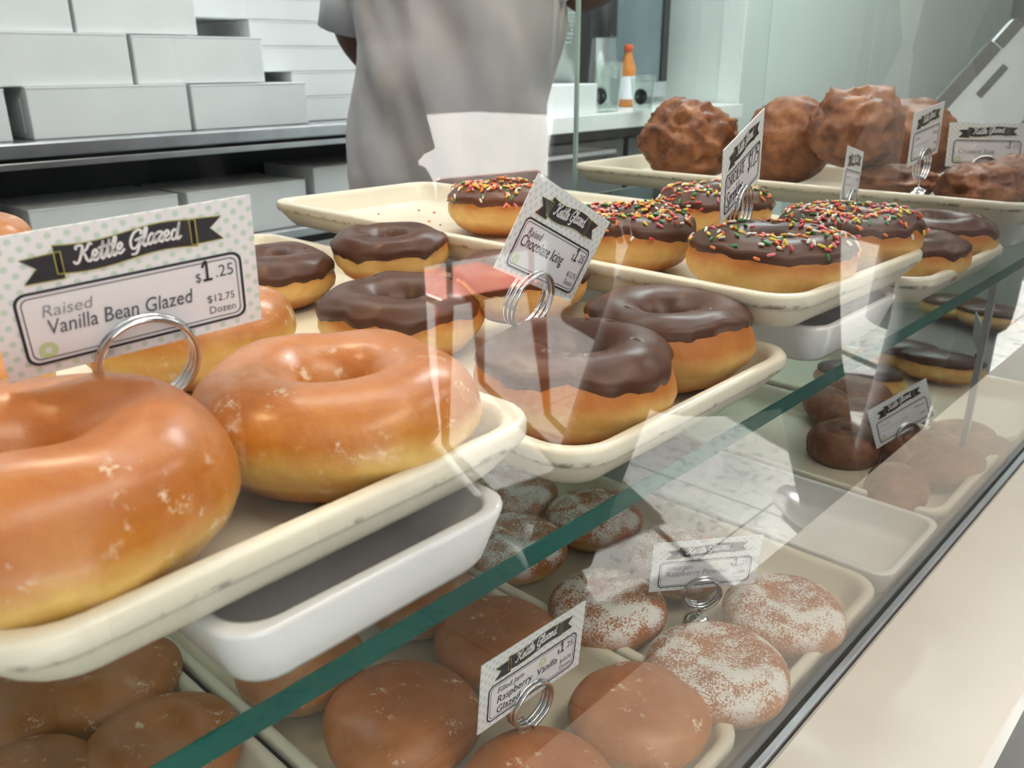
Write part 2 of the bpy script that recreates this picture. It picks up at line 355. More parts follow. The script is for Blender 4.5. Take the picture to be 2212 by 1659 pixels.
# ------------------------------------------------------------------ display case
XL, XR = -0.7, 1.62
fp = struct(box('trim_1', (XL, -0.10, 0.0), (XR + 0.6, 0.0, 0.655), M['front'])); fp['label'] = 'dark front panel below the ledge'
ld = box('counter_ledge', (XL, -0.1048, 0.655), (XR + 0.6, -0.0062, 0.693), M['ledge'], bevel=0.003)
tag(ld, 'cream stone ledge running along the foot of the case glass', 'ledge')
ch = empty('glass_channel', (0.4, 0.0, 0.67)); tag(ch, 'grey aluminium channel holding the foot of the front glass', 'channel')
box('outer_flange', (XL, -0.0060, 0.655), (XR, -0.0006, 0.6955), M['alu'], bevel=0.0008).parent = ch
box('gasket', (XL, -0.0006, 0.655), (XR, 0.0006, 0.6935), M['black']).parent = ch
for c in ch.children: c.location -= Vector((0.4, 0.0, 0.67))
fg = box('front_glass', (XL, 0.0008, 0.680), (XR, 0.0068, 1.75), M['glass']); tag(fg, 'clear upright glass front of the doughnut case with reflections', 'glass pane')
dk = box('case_deck', (XL, 0.0075, 0.60), (XR, 0.70, 0.675), M['deck'], bevel=0.002); tag(dk, 'pale lower deck of the case under the bottom trays', 'deck')
cb = box('display_plinth', (XL, 0.001, 0.0), (XR, 0.70, 0.60), M['cab']); tag(cb, 'dark cabinet body supporting the doughnut case', 'cabinet')
sh = empty('glass_shelf', (0.4, 0.035, 0.8985)); tag(sh, 'glass shelf with a green front edge under the upper trays', 'shelf')
def inshelf(o): o.location -= sh.location; o.parent = sh; return o
inshelf(box('glass_sheet', (XL, 0.0362, 0.8985), (XR, 0.66, 0.9085), M['shelfglass']))
e_ = inshelf(box('front_edge', (XL, 0.0350, 0.8985), (XR, 0.0360, 0.9085), M['edge'])); e_['label'] = 'dark green polished glass edge'
for i, px in enumerate((-0.62, 0.929, 1.58)):
    s_ = box('shelf_support', (px - 0.0035, 0.037, 0.675), (px + 0.0035, 0.043, 0.8985), M['alu'])
    tag(s_, ('thin metal upright under the glass shelf beyond the left frame edge', 'thin metal upright under the glass shelf at the right of the photo', 'thin metal upright under the glass shelf at the far case end')[i], 'support', 'shelf supports')
rd = empty('rear_glass_door', (1.5, 0.665, 0.675)); tag(rd, 'tall clear glass door at the back of the case behind the chunky fritters', 'glass door')
o = box('door_pane', (1.046, 0.662, 0.68), (XR, 0.668, 1.75), M['doorglass']); o.location -= rd.location; o.parent = rd
o = box('door_edge', (1.041, 0.662, 0.68), (1.0455, 0.668, 1.75), M['paleedge']); o.location -= rd.location; o.parent = rd
rp = box('rear_light_block', (XL, 0.7015, 0.0), (XR, 0.7120, 0.8985), M['front']); tag(rp, 'added dark panel keeping kitchen light off the lower deck', 'panel')  # added sheet, stops light from behind reaching the lower deck
eg = box('end_glass', (XR - 0.007, 0.0075, 0.675), (XR - 0.001, 0.661, 1.75), M['doorglass']); tag(eg, 'clear glass end wall closing the right side of the case', 'glass pane')

# ------------------------------------------------------------------ trays and pans
def make_tray(name, w, l, h, m, wall=0.014, lip=0.008):
    hx, hy = w / 2, l / 2
    P = [(wall + 0.006, 0.0), (wall + 0.001, 0.001), (wall - 0.003, 0.005), (0.0045, h - 0.0125), (0.0032, h - 0.0095), (0.0012, h - 0.009), (0.0, h - 0.007), (0.0, h - 0.0022), (0.0010, h - 0.0006), (0.003, h),
         (lip - 0.002, h), (lip, h - 0.0012), (lip + 0.002, h - 0.005), (wall + 0.002, 0.0065), (wall + 0.006, 0.0035), (wall + 0.012, 0.003)]
    return loft(name, [rrect(hx - i, hy - i, max(0.026 - i * 0.5, 0.006), z) for i, z in P], m)
def make_pan(name, w, l, h, m):
    hx, hy = w / 2, l / 2
    P = [(0.014, 0.0), (0.0085, 0.0008), (0.0065, 0.004), (0.0, h - 0.002), (0.0003, h - 0.0006), (0.0015, h), (0.0045, h), (0.0058, h - 0.0006), (0.0064, h - 0.002), (0.0125, 0.007), (0.017, 0.0042), (0.024, 0.004)]
    return loft(name, [rrect(hx - i, hy - i, max(0.016 - i * 0.3, 0.006), z) for i, z in P], m)
TW, TL, TH = 0.2175, 0.60, 0.026
tray0 = make_tray('bakery_tray', TW, TL, TH, M['tray'])
TR = {}
def place_tray(key, x0, yf, zb, rz, label, group):
    o = tray0 if not TR else tray0.copy()
    if TR: COL.objects.link(o)
    c = Vector((x0 + TW / 2, yf, zb))                          # middle of the front edge
    o.location = c + Matrix.Rotation(rz, 3, 'Z') @ Vector((0, TL / 2, 0)); o.rotation_euler = (0, 0, rz)
    tag(o, label, 'tray', group); TR[key] = (o, zb + 0.0032)
UG, LG = 'cream bakery trays on the glass shelf', 'cream bakery trays on the lower deck'
place_tray('A', 0.0333, 0.034, 0.9390, 0.02, 'cream tray of glazed doughnuts nearest the camera, propped on a white pan', UG)
place_tray('B', 0.2700, 0.036, 0.9095, 0.0, 'cream tray of plain chocolate iced doughnuts resting low on the shelf', UG)
place_tray('C', 0.4740, 0.034, 0.9420, -0.03, 'cream tray of sprinkled doughnuts propped up on a white pan', UG)
place_tray('D', 0.7150, 0.036, 0.9095, -0.02, 'cream tray of two chocolate iced doughnuts right of the sprinkled ones', UG)
place_tray('E', 0.9900, 0.034, 0.9390, 0.0, 'cream tray of big brown fritters at the far right', UG)
place_tray('L1', -0.0140, 0.016, 0.6755, 0.0, 'cream lower tray of glazed filled doughnuts at the bottom left corner', LG)
place_tray('L2', 0.2080, 0.014, 0.6755, 0.0, 'cream lower tray with the raspberry vanilla card', LG)
place_tray('L3', 0.4290, 0.012, 0.6755, 0.0, 'cream lower tray of sugar dusted doughnuts', LG)
place_tray('L4', 0.7900, 0.014, 0.6755, 0.0, 'cream lower tray of brown rolls behind the long upright reflection', LG)
place_tray('L5', 1.0250, 0.014, 0.6755, 0.0, 'cream lower tray of dark iced bars at the far right', LG)
pan0 = make_pan('melamine_pan', 0.124, 0.24, 0.0275, M['pan'])
def place_pan(first, x0, yf, z, rz, label, sx=1.0):
    o = pan0 if first else pan0.copy()
    if not first: COL.objects.link(o)
    o.location = (x0 + 0.062 * sx, yf + 0.12, z); o.rotation_euler = (0, 0, rz); o.scale = (sx, 1, 1)
    return tag(o, label, 'pan', 'white melamine pans')
place_pan(True, 0.0975, 0.0315, 0.9090, 0.0, 'white melamine pan propping up the glazed doughnut tray', 1.03)
place_pan(False, 0.5270, 0.0400, 0.9090, 0.0, 'white melamine pan propping up the sprinkled doughnut tray', 1.12)
place_pan(False, 1.04, 0.0500, 0.9090, 0.0, 'white melamine pan under the fritter tray', 1.0)
place_pan(False, 0.6500, 0.0100, 0.6755, 0.0, 'empty white melamine pan on the lower deck right of the dusted doughnuts', 1.05)

# ------------------------------------------------------------------ doughnuts
NU, NV = 72, 30
def ring_point(u, th, R, rh, h, seed, exp=2.25, noise_amt=0.0030):
    """point on a raised ring: th 0 = outer equator, pi/2 = top, pi = hole side"""
    a, b = (R - rh) / 2, h / 2; rc = (R + rh) / 2
    c, s = math.cos(th), math.sin(th)
    exp = exp if c > 0 else 2.0
    cx = math.copysign(abs(c) ** (2 / exp), c); sz = math.copysign(abs(s) ** (2 / exp), s)
    if s < 0: sz *= 0.96
    hole = 1 + 0.35 * mnoise.noise(Vector((math.cos(u) * 1.3, math.sin(u) * 1.3, seed * 3.7)))
    r = rc + a * cx if c > 0 else rc + (a + (hole - 1) * rh * 0.8) * cx
    zz = b + b * sz
    r -= (0.0014 * math.exp(-((zz / h - 0.30) / 0.06) ** 2) + 0.011 * max(0.0, 1 - zz / h / 0.50) ** 1.4) if c > 0 else 0.0     # proofing crease, narrower base
    w = noise_amt * mnoise.noise(Vector((math.cos(u) * 1.6 + seed, math.sin(u) * 1.6, zz * 40))) + noise_amt * 0.9 * mnoise.noise(Vector((math.cos(u) * 0.8, math.sin(u) * 0.8 + seed * 2, 3.1)))
    r += w if c > 0 else 0
    if s > 0: zz += s * (0.0032 * mnoise.noise(Vector((r * math.cos(u) * 35 + seed, r * math.sin(u) * 35, seed))))
    return Vector((r * math.cos(u), r * math.sin(u), max(zz, 0.0)))
def ring_body(name, R, rh, h, seed, m, parent=None):
    v, f = [], []
    for i in range(NU):
        for j in range(NV): v.append(ring_point(2 * PI * i / NU, 2 * PI * j / NV, R, rh, h, seed))
    for i in range(NU):
        for j in range(NV):
            a, b = (i + 1) % NU, (j + 1) % NV; f.append((i * NV + j, a * NV + j, a * NV + b, i * NV + b))
    return mesh(name, v, f, m, parent)
def filled_point(u, th, R, h, seed, dip=0.004):
    """filled doughnut without a hole: th -pi/2 = middle of the base, pi/2 = middle of the top"""
    c, s = math.cos(th), math.sin(th)
    r = R * abs(c) ** 0.78; z = h / 2 + h / 2 * math.copysign(abs(s) ** 0.85, s)
    if s > 0: z -= dip * math.exp(-(r / (R * 0.35)) ** 2)
    r -= 0.0013 * math.exp(-((z / h - 0.36) / 0.06) ** 2)
    r *= 1 - 0.17 * max(0.0, 1 - z / h / 0.5)
    e = Vector((math.cos(u) * c * 1.2 + seed, math.sin(u) * c * 1.2, s * 0.8))
    r *= 1 + 0.05 * mnoise.noise(e) * min(1, abs(c) * 2); z += max(s, 0) * 0.0035 * mnoise.noise(e * 1.7)
    return Vector((r * math.cos(u), r * math.sin(u), max(z, 0.0)))
def filled_body(name, R, h, seed, m, parent=None, n=64, k=30):
    L_ = [[filled_point(2 * PI * i / n, -PI / 2 + 0.04 + (PI - 0.08) * j / (k - 1), R, h, seed) for i in range(n)] for j in range(k)]
    return loft(name, L_, m, parent)
def icing(R, rh, h, seed, parent, lo=0.30, hi=2.95, thick=0.0024, amp=0.34):
    nu, nv = 96, 26; v, f = [], []
    for i in range(nu):
        u = 2 * PI * i / nu; q = Vector((math.cos(u), math.sin(u), seed))
        edge = lo + amp * (mnoise.noise(q * 1.5 + Vector((seed, 0, 0))) + 0.45 * mnoise.noise(q * 4.2) + 0.18 * mnoise.noise(q * 9))
        edge = max(-0.12, edge)
        for j in range(nv):
            s = j / (nv - 1); th = edge + (hi - edge) * s
            p = ring_point(u, th, R, rh, h, seed); d = 0.01
            n = (ring_point(u + d, th, R, rh, h, seed) - ring_point(u - d, th, R, rh, h, seed)).cross(ring_point(u, th + d, R, rh, h, seed) - ring_point(u, th - d, R, rh, h, seed)).normalized()
            e = min(s / 0.09, 1.0); e2 = min((1 - s) / 0.09, 1.0)
            t = thick * (math.sqrt(max(0, 1 - (1 - e) ** 2)) + 0.45 * math.exp(-((s - 0.10) / 0.05) ** 2)) * math.sqrt(max(0, 1 - (1 - e2) ** 2)) - 0.0004
            t += 0.0005 * mnoise.noise(p * 70)
            v.append(p + n * t)
    for i in range(nu):
        a = (i + 1) % nu
        for j in range(nv - 1): f.append((i * nv + j, a * nv + j, a * nv + j + 1, i * nv + j + 1))
    return mesh('chocolate_icing', v, f, M['choc'], parent)
SPC = ['white'] * 5 + ['orange'] * 5 + ['pink'] * 4 + ['red'] * 4 + ['yellow'] * 4 + ['green'] * 3
def capsule(L_, r, n=8):
    prof = [(0, -L_ / 2), (r * 0.7, -L_ / 2 + r * 0.3), (r, -L_ / 2 + r), (r, L_ / 2 - r), (r * 0.7, L_ / 2 - r * 0.3), (0, L_ / 2)]
    V, F = [], []
    for R_, z in prof:
        V += [(R_ * math.cos(2 * PI * j / n), R_ * math.sin(2 * PI * j / n), z) for j in range(n)]
    for i in range(len(prof) - 1):
        for j in range(n): F.append((i * n + j, i * n + (j + 1) % n, (i + 1) * n + (j + 1) % n, (i + 1) * n + j))
    return V, F
cV, cF = capsule(0.0056, 0.00105)
SPM = {}
for c in set(SPC):
    me = bpy.data.meshes.new('sprinkle'); me.from_pydata(cV, [], cF); me.polygons.foreach_set('use_smooth', [True] * len(cF)); me.materials.append(M['spr_' + c]); SPM[c] = me
def sprinkle_on(R, rh, h, seed, parent, count, bias=None):
    r2 = random.Random(seed * 13 + 5); items = []
    while len(items) < count:
        u = r2.uniform(0, 2 * PI); th = PI / 2 + max(-1.15, min(1.1, r2.gauss(-0.12, 0.55)))
        if mnoise.noise(Vector((math.cos(u) * 2.2, math.sin(u) * 2.2, th * 1.5 + seed))) + r2.uniform(-0.5, 0.6) < -0.06: continue
        p = ring_point(u, th, R, rh, h, seed); d = 0.01
        du = (ring_point(u + d, th, R, rh, h, seed) - ring_point(u - d, th, R, rh, h, seed)).normalized()
        dt = (ring_point(u, th + d, R, rh, h, seed) - ring_point(u, th - d, R, rh, h, seed)).normalized()
        n = du.cross(dt).normalized(); a = r2.uniform(0, PI)
        ax = (du * math.cos(a) + dt * math.sin(a) + n * r2.uniform(-0.12, 0.35)).normalized()
        items.append((p + n * (0.0026 + r2.uniform(0, 0.0013)), ax, r2.choice(SPC), r2.uniform(0.75, 1.15)))
    wl = parent.matrix_basis
    items.sort(key=lambda q: (Vector(EYE) - wl @ q[0]).length - 0.03 * q[0].z / h)
    for p, ax, c, s in items[:100]:
        o = bpy.data.objects.new('sprinkle', SPM[c]); COL.objects.link(o); o.parent = parent; o.location = p
        o.rotation_mode = 'QUATERNION'; o.rotation_quaternion = ax.to_track_quat('Z', 'Y'); o.scale = (1, 1, s)
    V, F, fm = [], [], []; names = sorted(set(SPC))
    for p, ax, c, s in items[100:]:
        q = ax.to_track_quat('Z', 'Y').to_matrix(); k = len(V)
        V += [p + q @ Vector((a, b, z * s)) for a, b, z in cV]; F += [tuple(k + i for i in t) for t in cF]; fm += [names.index(c)] * len(cF)
    if V:
        o = mesh('sprinkles', V, F, None, parent, mats=[M['spr_' + c] for c in names], fm=fm); o['kind'] = 'stuff'; o['label'] = 'many more coloured sugar sprinkles'

seedc = [0]; DN = []
def doughnut(kind, px, py, zf, label, R=0.0530, h=0.043, rh=0.010, rz=None, count=0, lo=0.30, group=None, tilt=(0, 0), pos=None):
    """(px, py): where the photo shows the middle of the body"""
    seedc[0] += 1; s = seedc[0] * 1.37
    p = Vector(pos) if pos else at(px, py, z=zf + h * 0.5)
    name = {'glazed': 'glazed_doughnut', 'choc': 'chocolate_doughnut', 'spr': 'sprinkled_doughnut', 'jelly': 'filled_doughnut', 'powder': 'sugared_doughnut'}[kind]
    o = empty(name, (p.x, p.y, zf)); o.rotation_euler = (tilt[0], tilt[1], 0)
    bpy.context.view_layer.update()
    if kind in ('glazed', 'choc', 'spr'):
        ring_body('dough', R, rh, h, s, M['glazed' if kind == 'glazed' else 'raised'], o)
        if kind != 'glazed': icing(R, rh, h, s, o, lo=lo)
        if kind == 'spr': sprinkle_on(R, rh, h, s, o, count)
    else:
        filled_body('dough', R, h, s, M[kind], o)
    tag(o, label, 'doughnut', group); DN.append([o, R, Vector(o.location), h])
    return o
zA, zB, zC, zD, zL = (TR[k][1] for k in 'A B C D L1'.split())
GA = 'glazed ring doughnuts on the nearest tray'
a1 = doughnut('glazed', 36, 1094, zA, 'big glazed ring doughnut cut off at the left frame edge, nearest the camera', R=0.0625, h=0.058, group=GA)
a2 = doughnut('glazed', 744, 895, zA, 'whole glazed ring doughnut at the right front of the nearest tray', R=0.0590, h=0.049, group=GA)
a3 = doughnut('glazed', 425, 722, zA, 'glazed ring doughnut half hidden behind the vanilla card', R=0.054, h=0.046, group=GA)
da = a3.location - a2.location
doughnut('glazed', 0, 0, zA, 'glazed ring doughnut peeking out below the left end of the vanilla card', pos=a1.location + da + Vector((-0.004, 0.012, 0)), R=0.052, group=GA)
doughnut('glazed', -75, 535, zA, 'orange glazed doughnut showing above the left end of the vanilla card', R=0.054, h=0.046, group=GA)
GB = 'chocolate iced doughnuts on the low tray'
doughnut('choc', 1252, 825, zB, 'chocolate iced doughnut in front, below the ring of the chocolate icing card', R=0.0540, h=0.050, lo=0.42, group=GB)
doughnut('choc', 1447, 735, zB, 'chocolate iced doughnut at the right front corner of its low tray', R=0.0530, h=0.050, lo=0.5, group=GB)
doughnut('choc', 868, 690, zB, 'chocolate iced doughnut with an open hole behind the whole glazed doughnut', R=0.0575, h=0.045, rh=0.014, lo=0.38, group=GB)
doughnut('choc', 1122, 622, zB + 0.018, 'chocolate iced doughnut mostly hidden by the chocolate icing card', R=0.0475, h=0.040, group=GB)
doughnut('choc', 585, 605, zB, 'chocolate iced doughnut touching the right edge of the vanilla card', R=0.053, h=0.043, group=GB)
doughnut('choc', 845, 552, zB + 0.018, 'rearmost chocolate iced doughnut just below the empty end of the sprinkle tray', R=0.0475, h=0.041, lo=0.35, group=GB)
doughnut('choc', 428, 545, zB, 'chocolate iced doughnut of which a sliver shows at the right end of the vanilla card', R=0.052, h=0.042, group=GB)
GC = 'sprinkled chocolate doughnuts'
doughnut('spr', 1675, 572, zC, 'sprinkled doughnut in front with a bare chocolate patch, left front corner of its tray', R=0.0575, h=0.045, count=190, lo=0.55, group=GC)
doughnut('spr', 1832, 518, zC, 'thickly sprinkled doughnut at the right front of its tray', R=0.0550, h=0.045, count=330, lo=0.45, group=GC)
doughnut('spr', 1362, 520, zC, 'sprinkled doughnut just right of the chocolate icing card', R=0.0525, h=0.044, count=270, lo=0.4, group=GC)
doughnut('spr', 1540, 462, zC, 'sprinkled doughnut behind the handwritten card', R=0.052, h=0.044, count=280, lo=0.4, group=GC)
doughnut('spr', 1085, 452, zC, 'sprinkled doughnut alone at the rear, left of the chocolate icing card', R=0.0525, h=0.045, count=230, lo=0.4, group=GC)
GD = 'chocolate iced doughnuts on the far tray'
doughnut('choc', 1968, 560, zD, 'chocolate iced doughnut partly hidden by the thickly sprinkled one', R=0.0505, h=0.043, lo=0.5, group=GD)
doughnut('choc', 2034, 517, zD, 'chocolate iced doughnut at the right beneath the fritter tray', R=0.052, h=0.046, lo=0.5, group=GD)
# loose sprinkles on the tray
for i, (px, py, c) in enumerate(((905, 454, 'red'), (938, 459, 'red'), (951, 485, 'green'), (927, 478, 'orange'), (818, 462, 'red'))):
    o = bpy.data.objects.new('sprinkle', SPM[c]); COL.objects.link(o); p = at(px, py, z=zC + 0.001); o.location = p; o.rotation_euler = (PI / 2, 0, i * 1.3); o.scale = (0.8, 0.8, 0.6)
    tag(o, 'tiny %s sprinkle on the bare rear end of its tray%s' % (c, ('', ', right of the other', ', by the lone doughnut', ', below the red ones', ', farthest left')[i]), 'sprinkle', 'loose sprinkles')
GJ = 'glazed filled doughnuts in the bottom left tray'
for px, py, R, lb in ((235, 1470, 0.048, 'glazed filled doughnut with a split side under the nearest tray'), (345, 1625, 0.049, 'cracked glazed filled doughnut left of the green shelf edge at the frame bottom'),
                      (20, 1545, 0.047, 'glazed filled doughnut at the left frame edge under the nearest tray'), (60, 1730, 0.047, 'glazed filled doughnut in the extreme bottom left corner')):
    doughnut('jelly', px, py, zL, lb, R=R, h=0.044, group=GJ)
GK = 'glazed filled doughnuts on the raspberry vanilla tray'
for px, py, R, lb in ((862, 1555, 0.0515, 'glazed filled doughnut in front of the green shelf edge, left of the raspberry vanilla card'), (1388, 1545, 0.0465, 'glazed filled doughnut right of the raspberry vanilla card'),
                      (1172, 1712, 0.047, 'glazed filled doughnut cut off by the bottom of the frame below the raspberry vanilla card'), (1078, 1385, 0.0465, 'glazed filled doughnut behind the raspberry vanilla card'),
                      (655, 1440, 0.046, 'glazed filled doughnut under the front of the nearest white pan'), (915, 1290, 0.046, 'glazed filled doughnut seen through the glass shelf right of the nearest white pan')):
    doughnut('jelly', px, py, zL, lb, R=R, h=0.044, group=GK)
GP = 'sugar dusted doughnuts'
for px, py, R, lb in ((1550, 1462, 0.0500, 'sugar dusted doughnut nearest the tray corner, in front'), (1698, 1335, 0.0460, 'sugar dusted doughnut at the right, beside the empty pan'),
                      (1305, 1325, 0.0460, 'sugar dusted doughnut left of the hazy raspberry powder card'), (1460, 1215, 0.0455, 'sugar dusted doughnut hidden behind the hazy raspberry powder card'),
                      (1108, 1190, 0.0460, 'sugar dusted doughnut seen through the shelf left of its green edge'), (1278, 1125, 0.0455, 'sugar dusted doughnut under the front edge of the chocolate tray, at the shelf edge'),
                      (1105, 1072, 0.0455, 'rearmost sugar dusted doughnut under the corner of the chocolate tray')):
    doughnut('powder', px, py, zL, lb, R=R, h=0.044, group=GP)

# settle the doughnuts: off the tray walls and off each other, each by a few millimetres at most
CAP = 0.003
for it in range(40):
    for q in DN:
        o, R, p0, h = q; p = o.location.copy()
        for key, (t, zf) in TR.items():
            if abs(zf - p0.z) > 0.002: continue
            l = Matrix.Rotation(-t.rotation_euler.z, 3, 'Z') @ (p0 - t.location)
            if abs(l.x) > TW / 2 or abs(l.y) > TL / 2: continue
            l = Matrix.Rotation(-t.rotation_euler.z, 3, 'Z') @ (p - t.location); lim = 0.1015 - R
            l.x = max(-lim, min(lim, l.x)); l.y = max(-(TL / 2 - 0.0075 - R), l.y)
            n_ = Matrix.Rotation(t.rotation_euler.z, 3, 'Z') @ l + t.location; p.x, p.y = n_.x, n_.y
            if key == 'B': p.x = min(p.x, 0.4845 - R)
        for q2 in DN:
            if q2 is q or abs(q2[2].z - p0.z) > 0.004: continue
            d = p - q2[0].location; d.z = 0; L_ = d.length; gap = (R + q2[1]) * 0.985 - L_
            if gap > 0 and L_ > 1e-6: p += d / L_ * gap * 0.35
        d = p - p0
        if d.length > CAP: p = p0 + d * (CAP / d.length)
        o.location = (p.x, p.y, p0.z)

# fritters, rolls and bars
def lump(name, rx, ry, rz_, seed, m, amp=0.36, freq=2.7, sub=5):
    bm = bmesh.new(); bmesh.ops.create_icosphere(bm, subdivisions=sub, radius=1.0)
    for v in bm.verts:
        d = v.co.normalized(); q = d * freq + Vector((seed * 5.1, seed * 2.3, -seed))
        k = 1 + amp * (0.9 * (0.5 - abs(mnoise.noise(q))) + 0.6 * mnoise.noise(q * 0.7) + 0.35 * (0.4 - abs(mnoise.noise(q * 2.3))) + 0.12 * mnoise.noise(q * 5))
        v.co = Vector((d.x * rx * k, d.y * ry * k, rz_ + d.z * rz_ * (k if d.z > 0 else min(k, 1.0))))
        v.co.z = max(v.co.z, 0.0)
    me = bpy.data.meshes.new(name); bm.to_mesh(me); bm.free(); me.polygons.foreach_set('use_smooth', [True] * len(me.polygons)); me.materials.append(m)
    o = bpy.data.objects.new(name, me); COL.objects.link(o); return o
zE = TR['E'][1]
for i, (x_, y_, z_, rx, ry, rz_, lb) in enumerate((
        (1.096, 0.500, zE, 0.058, 0.062, 0.052, 'dark knobbly fritter at the left end, left of the handwritten card top'),
        (1.135, 0.372, zE, 0.052, 0.056, 0.056, 'smooth tall brown fritter just right of the handwritten card'),
        (1.105, 0.215, zE, 0.050, 0.048, 0.019, 'low dark fritter at the bottom of the pile behind the narrow card'),
        (1.088, 0.262, zE + 0.034, 0.052, 0.050, 0.046, 'biggest fritter, heaped on top in the middle of the pile'),
        (1.085, 0.110, zE, 0.046, 0.042, 0.025, 'golden brown fritter below the ring of the tilted white card'),
        (1.170, 0.090, zE, 0.045, 0.045, 0.026, 'brown fritter at the right frame edge below the grey card'),
        (1.245, 0.250, zE, 0.055, 0.060, 0.054, 'reddish fritter behind the tilted white card'))):
    o = lump('apple_fritter', rx, ry, rz_, i + 1.5, M['fritter'], amp=(0.36, 0.20, 0.3, 0.34, 0.3, 0.3, 0.22)[i], freq=(2.7, 1.8, 2.4, 2.3, 2.2, 2.6, 1.9)[i]); o.location = (x_, y_, z_); tag(o, lb, 'fritter', 'brown fritters')
def spiral_roll(R, h, seed):
    root = empty('cinnamon_roll', (0, 0, 0)); pts = []; turns = 2.3; n = 70
    for i in range(n):
        a = turns * 2 * PI * i / (n - 1); r = R * (0.10 + 0.68 * i / (n - 1))
        pts.append(Vector((r * math.cos(a), r * math.sin(a), h * (0.56 - 0.10 * i / (n - 1)))))
    w = R * 0.30; L_ = []
    for i, p in enumerate(pts):
        t = (pts[min(i + 1, n - 1)] - pts[max(i - 1, 0)]).normalized(); s = Vector((t.y, -t.x, 0)).normalized(); k = min(1, (n - 1 - i) / 8 + 0.15)
        L_.append([Vector((p.x, p.y, 0)) + s * (w * k * math.cos(2 * PI * j / 14)) + Vector((0, 0, max(0.0, p.z * 0.95 + h * 0.42 * k * math.sin(2 * PI * j / 14) - (0.2 * h if math.sin(2 * PI * j / 14) < -0.3 else 0)) if math.sin(2 * PI * j / 14) > -0.95 else 0.0)) for j in range(14)])
    loft('coil', L_, M['roll'], root); return root
zl = zL
for i, (px, py, kind, lb) in enumerate(((1818, 955, 's', 'brown cinnamon swirl in front on the lower roll tray'), (1790, 880, 'l', 'long brown bun at the left, just under the shelf edge'),
                                        (1890, 905, 'l', 'dark bun behind the tilted lower card'), (2000, 980, 's', 'brown swirl half hidden right of the tilted lower card'),
                                        (2045, 1010, 'l', 'pale looking bun behind the hazy ledge reflection'),
                                        (1935, 1060, 'l', 'hazy bun near the left front corner of the roll tray'), (2085, 955, 's', 'hazy swirl at the right of the roll tray, beside the metal upright'), (1845, 850, 'l', 'dark bun behind the long brown bun, just below the shelf edge'))):
    p = at(px, py, z=zl + 0.018)
    if kind == 's': o = spiral_roll(0.046, 0.040, i)
    else: o = lump('sweet_bun', 0.046, 0.030, 0.020, i + 9.2, M['roll'], amp=0.10, freq=1.3, sub=4)
    o.location = (p.x, p.y, zl); o.rotation_euler = (0, 0, 0.7 * i); tag(o, lb, 'pastry', 'brown rolls on the lower tray')
for i, (px, py, rz, lb) in enumerate(((2065, 668, 0.2, 'dark iced bar in the shade under the far glass shelf'), (2150, 690, 0.1, 'dark iced bar at the right frame edge under the far shelf'), (1945, 770, 0.3, 'dark iced bar just right of the bright upright reflection'), (2030, 795, 0.2, 'dark bar beside the black card clip'), (1855, 822, 0.3, 'dark cracked bar under the shelf edge left of the bright reflection'))):
    p = at(px, py, z=zl + 0.02); root = empty('iced_bar', (p.x, p.y, zl), rz)
    o = lump('dough', 0.030, 0.058, 0.020, i + 3.3, M['raised'], amp=0.08, freq=1.2, sub=4); o.parent = root
    o = lump('chocolate_icing', 0.0285, 0.055, 0.011, i + 6.3, M['choc'], amp=0.10, freq=1.6, sub=4); o.parent = root; o.location = (0, 0, 0.022)
    tag(root, lb, 'pastry', 'dark iced bars')

# ------------------------------------------------------------------ price cards
def ribbon(pts, w, closed=False):
    """flat stroke in the xy plane"""
    V, F = [], []; n = len(pts)
    for i, p in enumerate(pts):
        a = Vector(pts[max(i - 1, 0)]); b = Vector(pts[min(i + 1, n - 1)]); t = (b - a)
        t = t.normalized() if t.length > 1e-9 else Vector((1, 0))
        s = Vector((-t.y, t.x)) * w / 2; p = Vector(p); V += [p + s, p - s]
    for i in range(n - 1): F.append((2 * i, 2 * i + 1, 2 * i + 3, 2 * i + 2))
    for e in (0, n - 1):
        c = Vector(pts[e]); k = len(V); V += [c + Vector((math.cos(q * PI / 4), math.sin(q * PI / 4))) * w / 2 for q in range(8)]; F.append(tuple(range(k, k + 8)))
    return V, F
def smooth_path(p, k=5):
    p = [Vector(q) for q in p]
    if len(p) < 3: return p
    out = []
    for i in range(len(p) - 1):
        a, b, c, d = p[max(i - 1, 0)], p[i], p[i + 1], p[min(i + 2, len(p) - 1)]
        for j in range(k):
            t = j / k; out.append(0.5 * ((2 * b) + (c - a) * t + (2 * a - 5 * b + 4 * c - d) * t * t + (3 * b - a - 3 * c + d) * t ** 3))
    out.append(p[-1]); return out
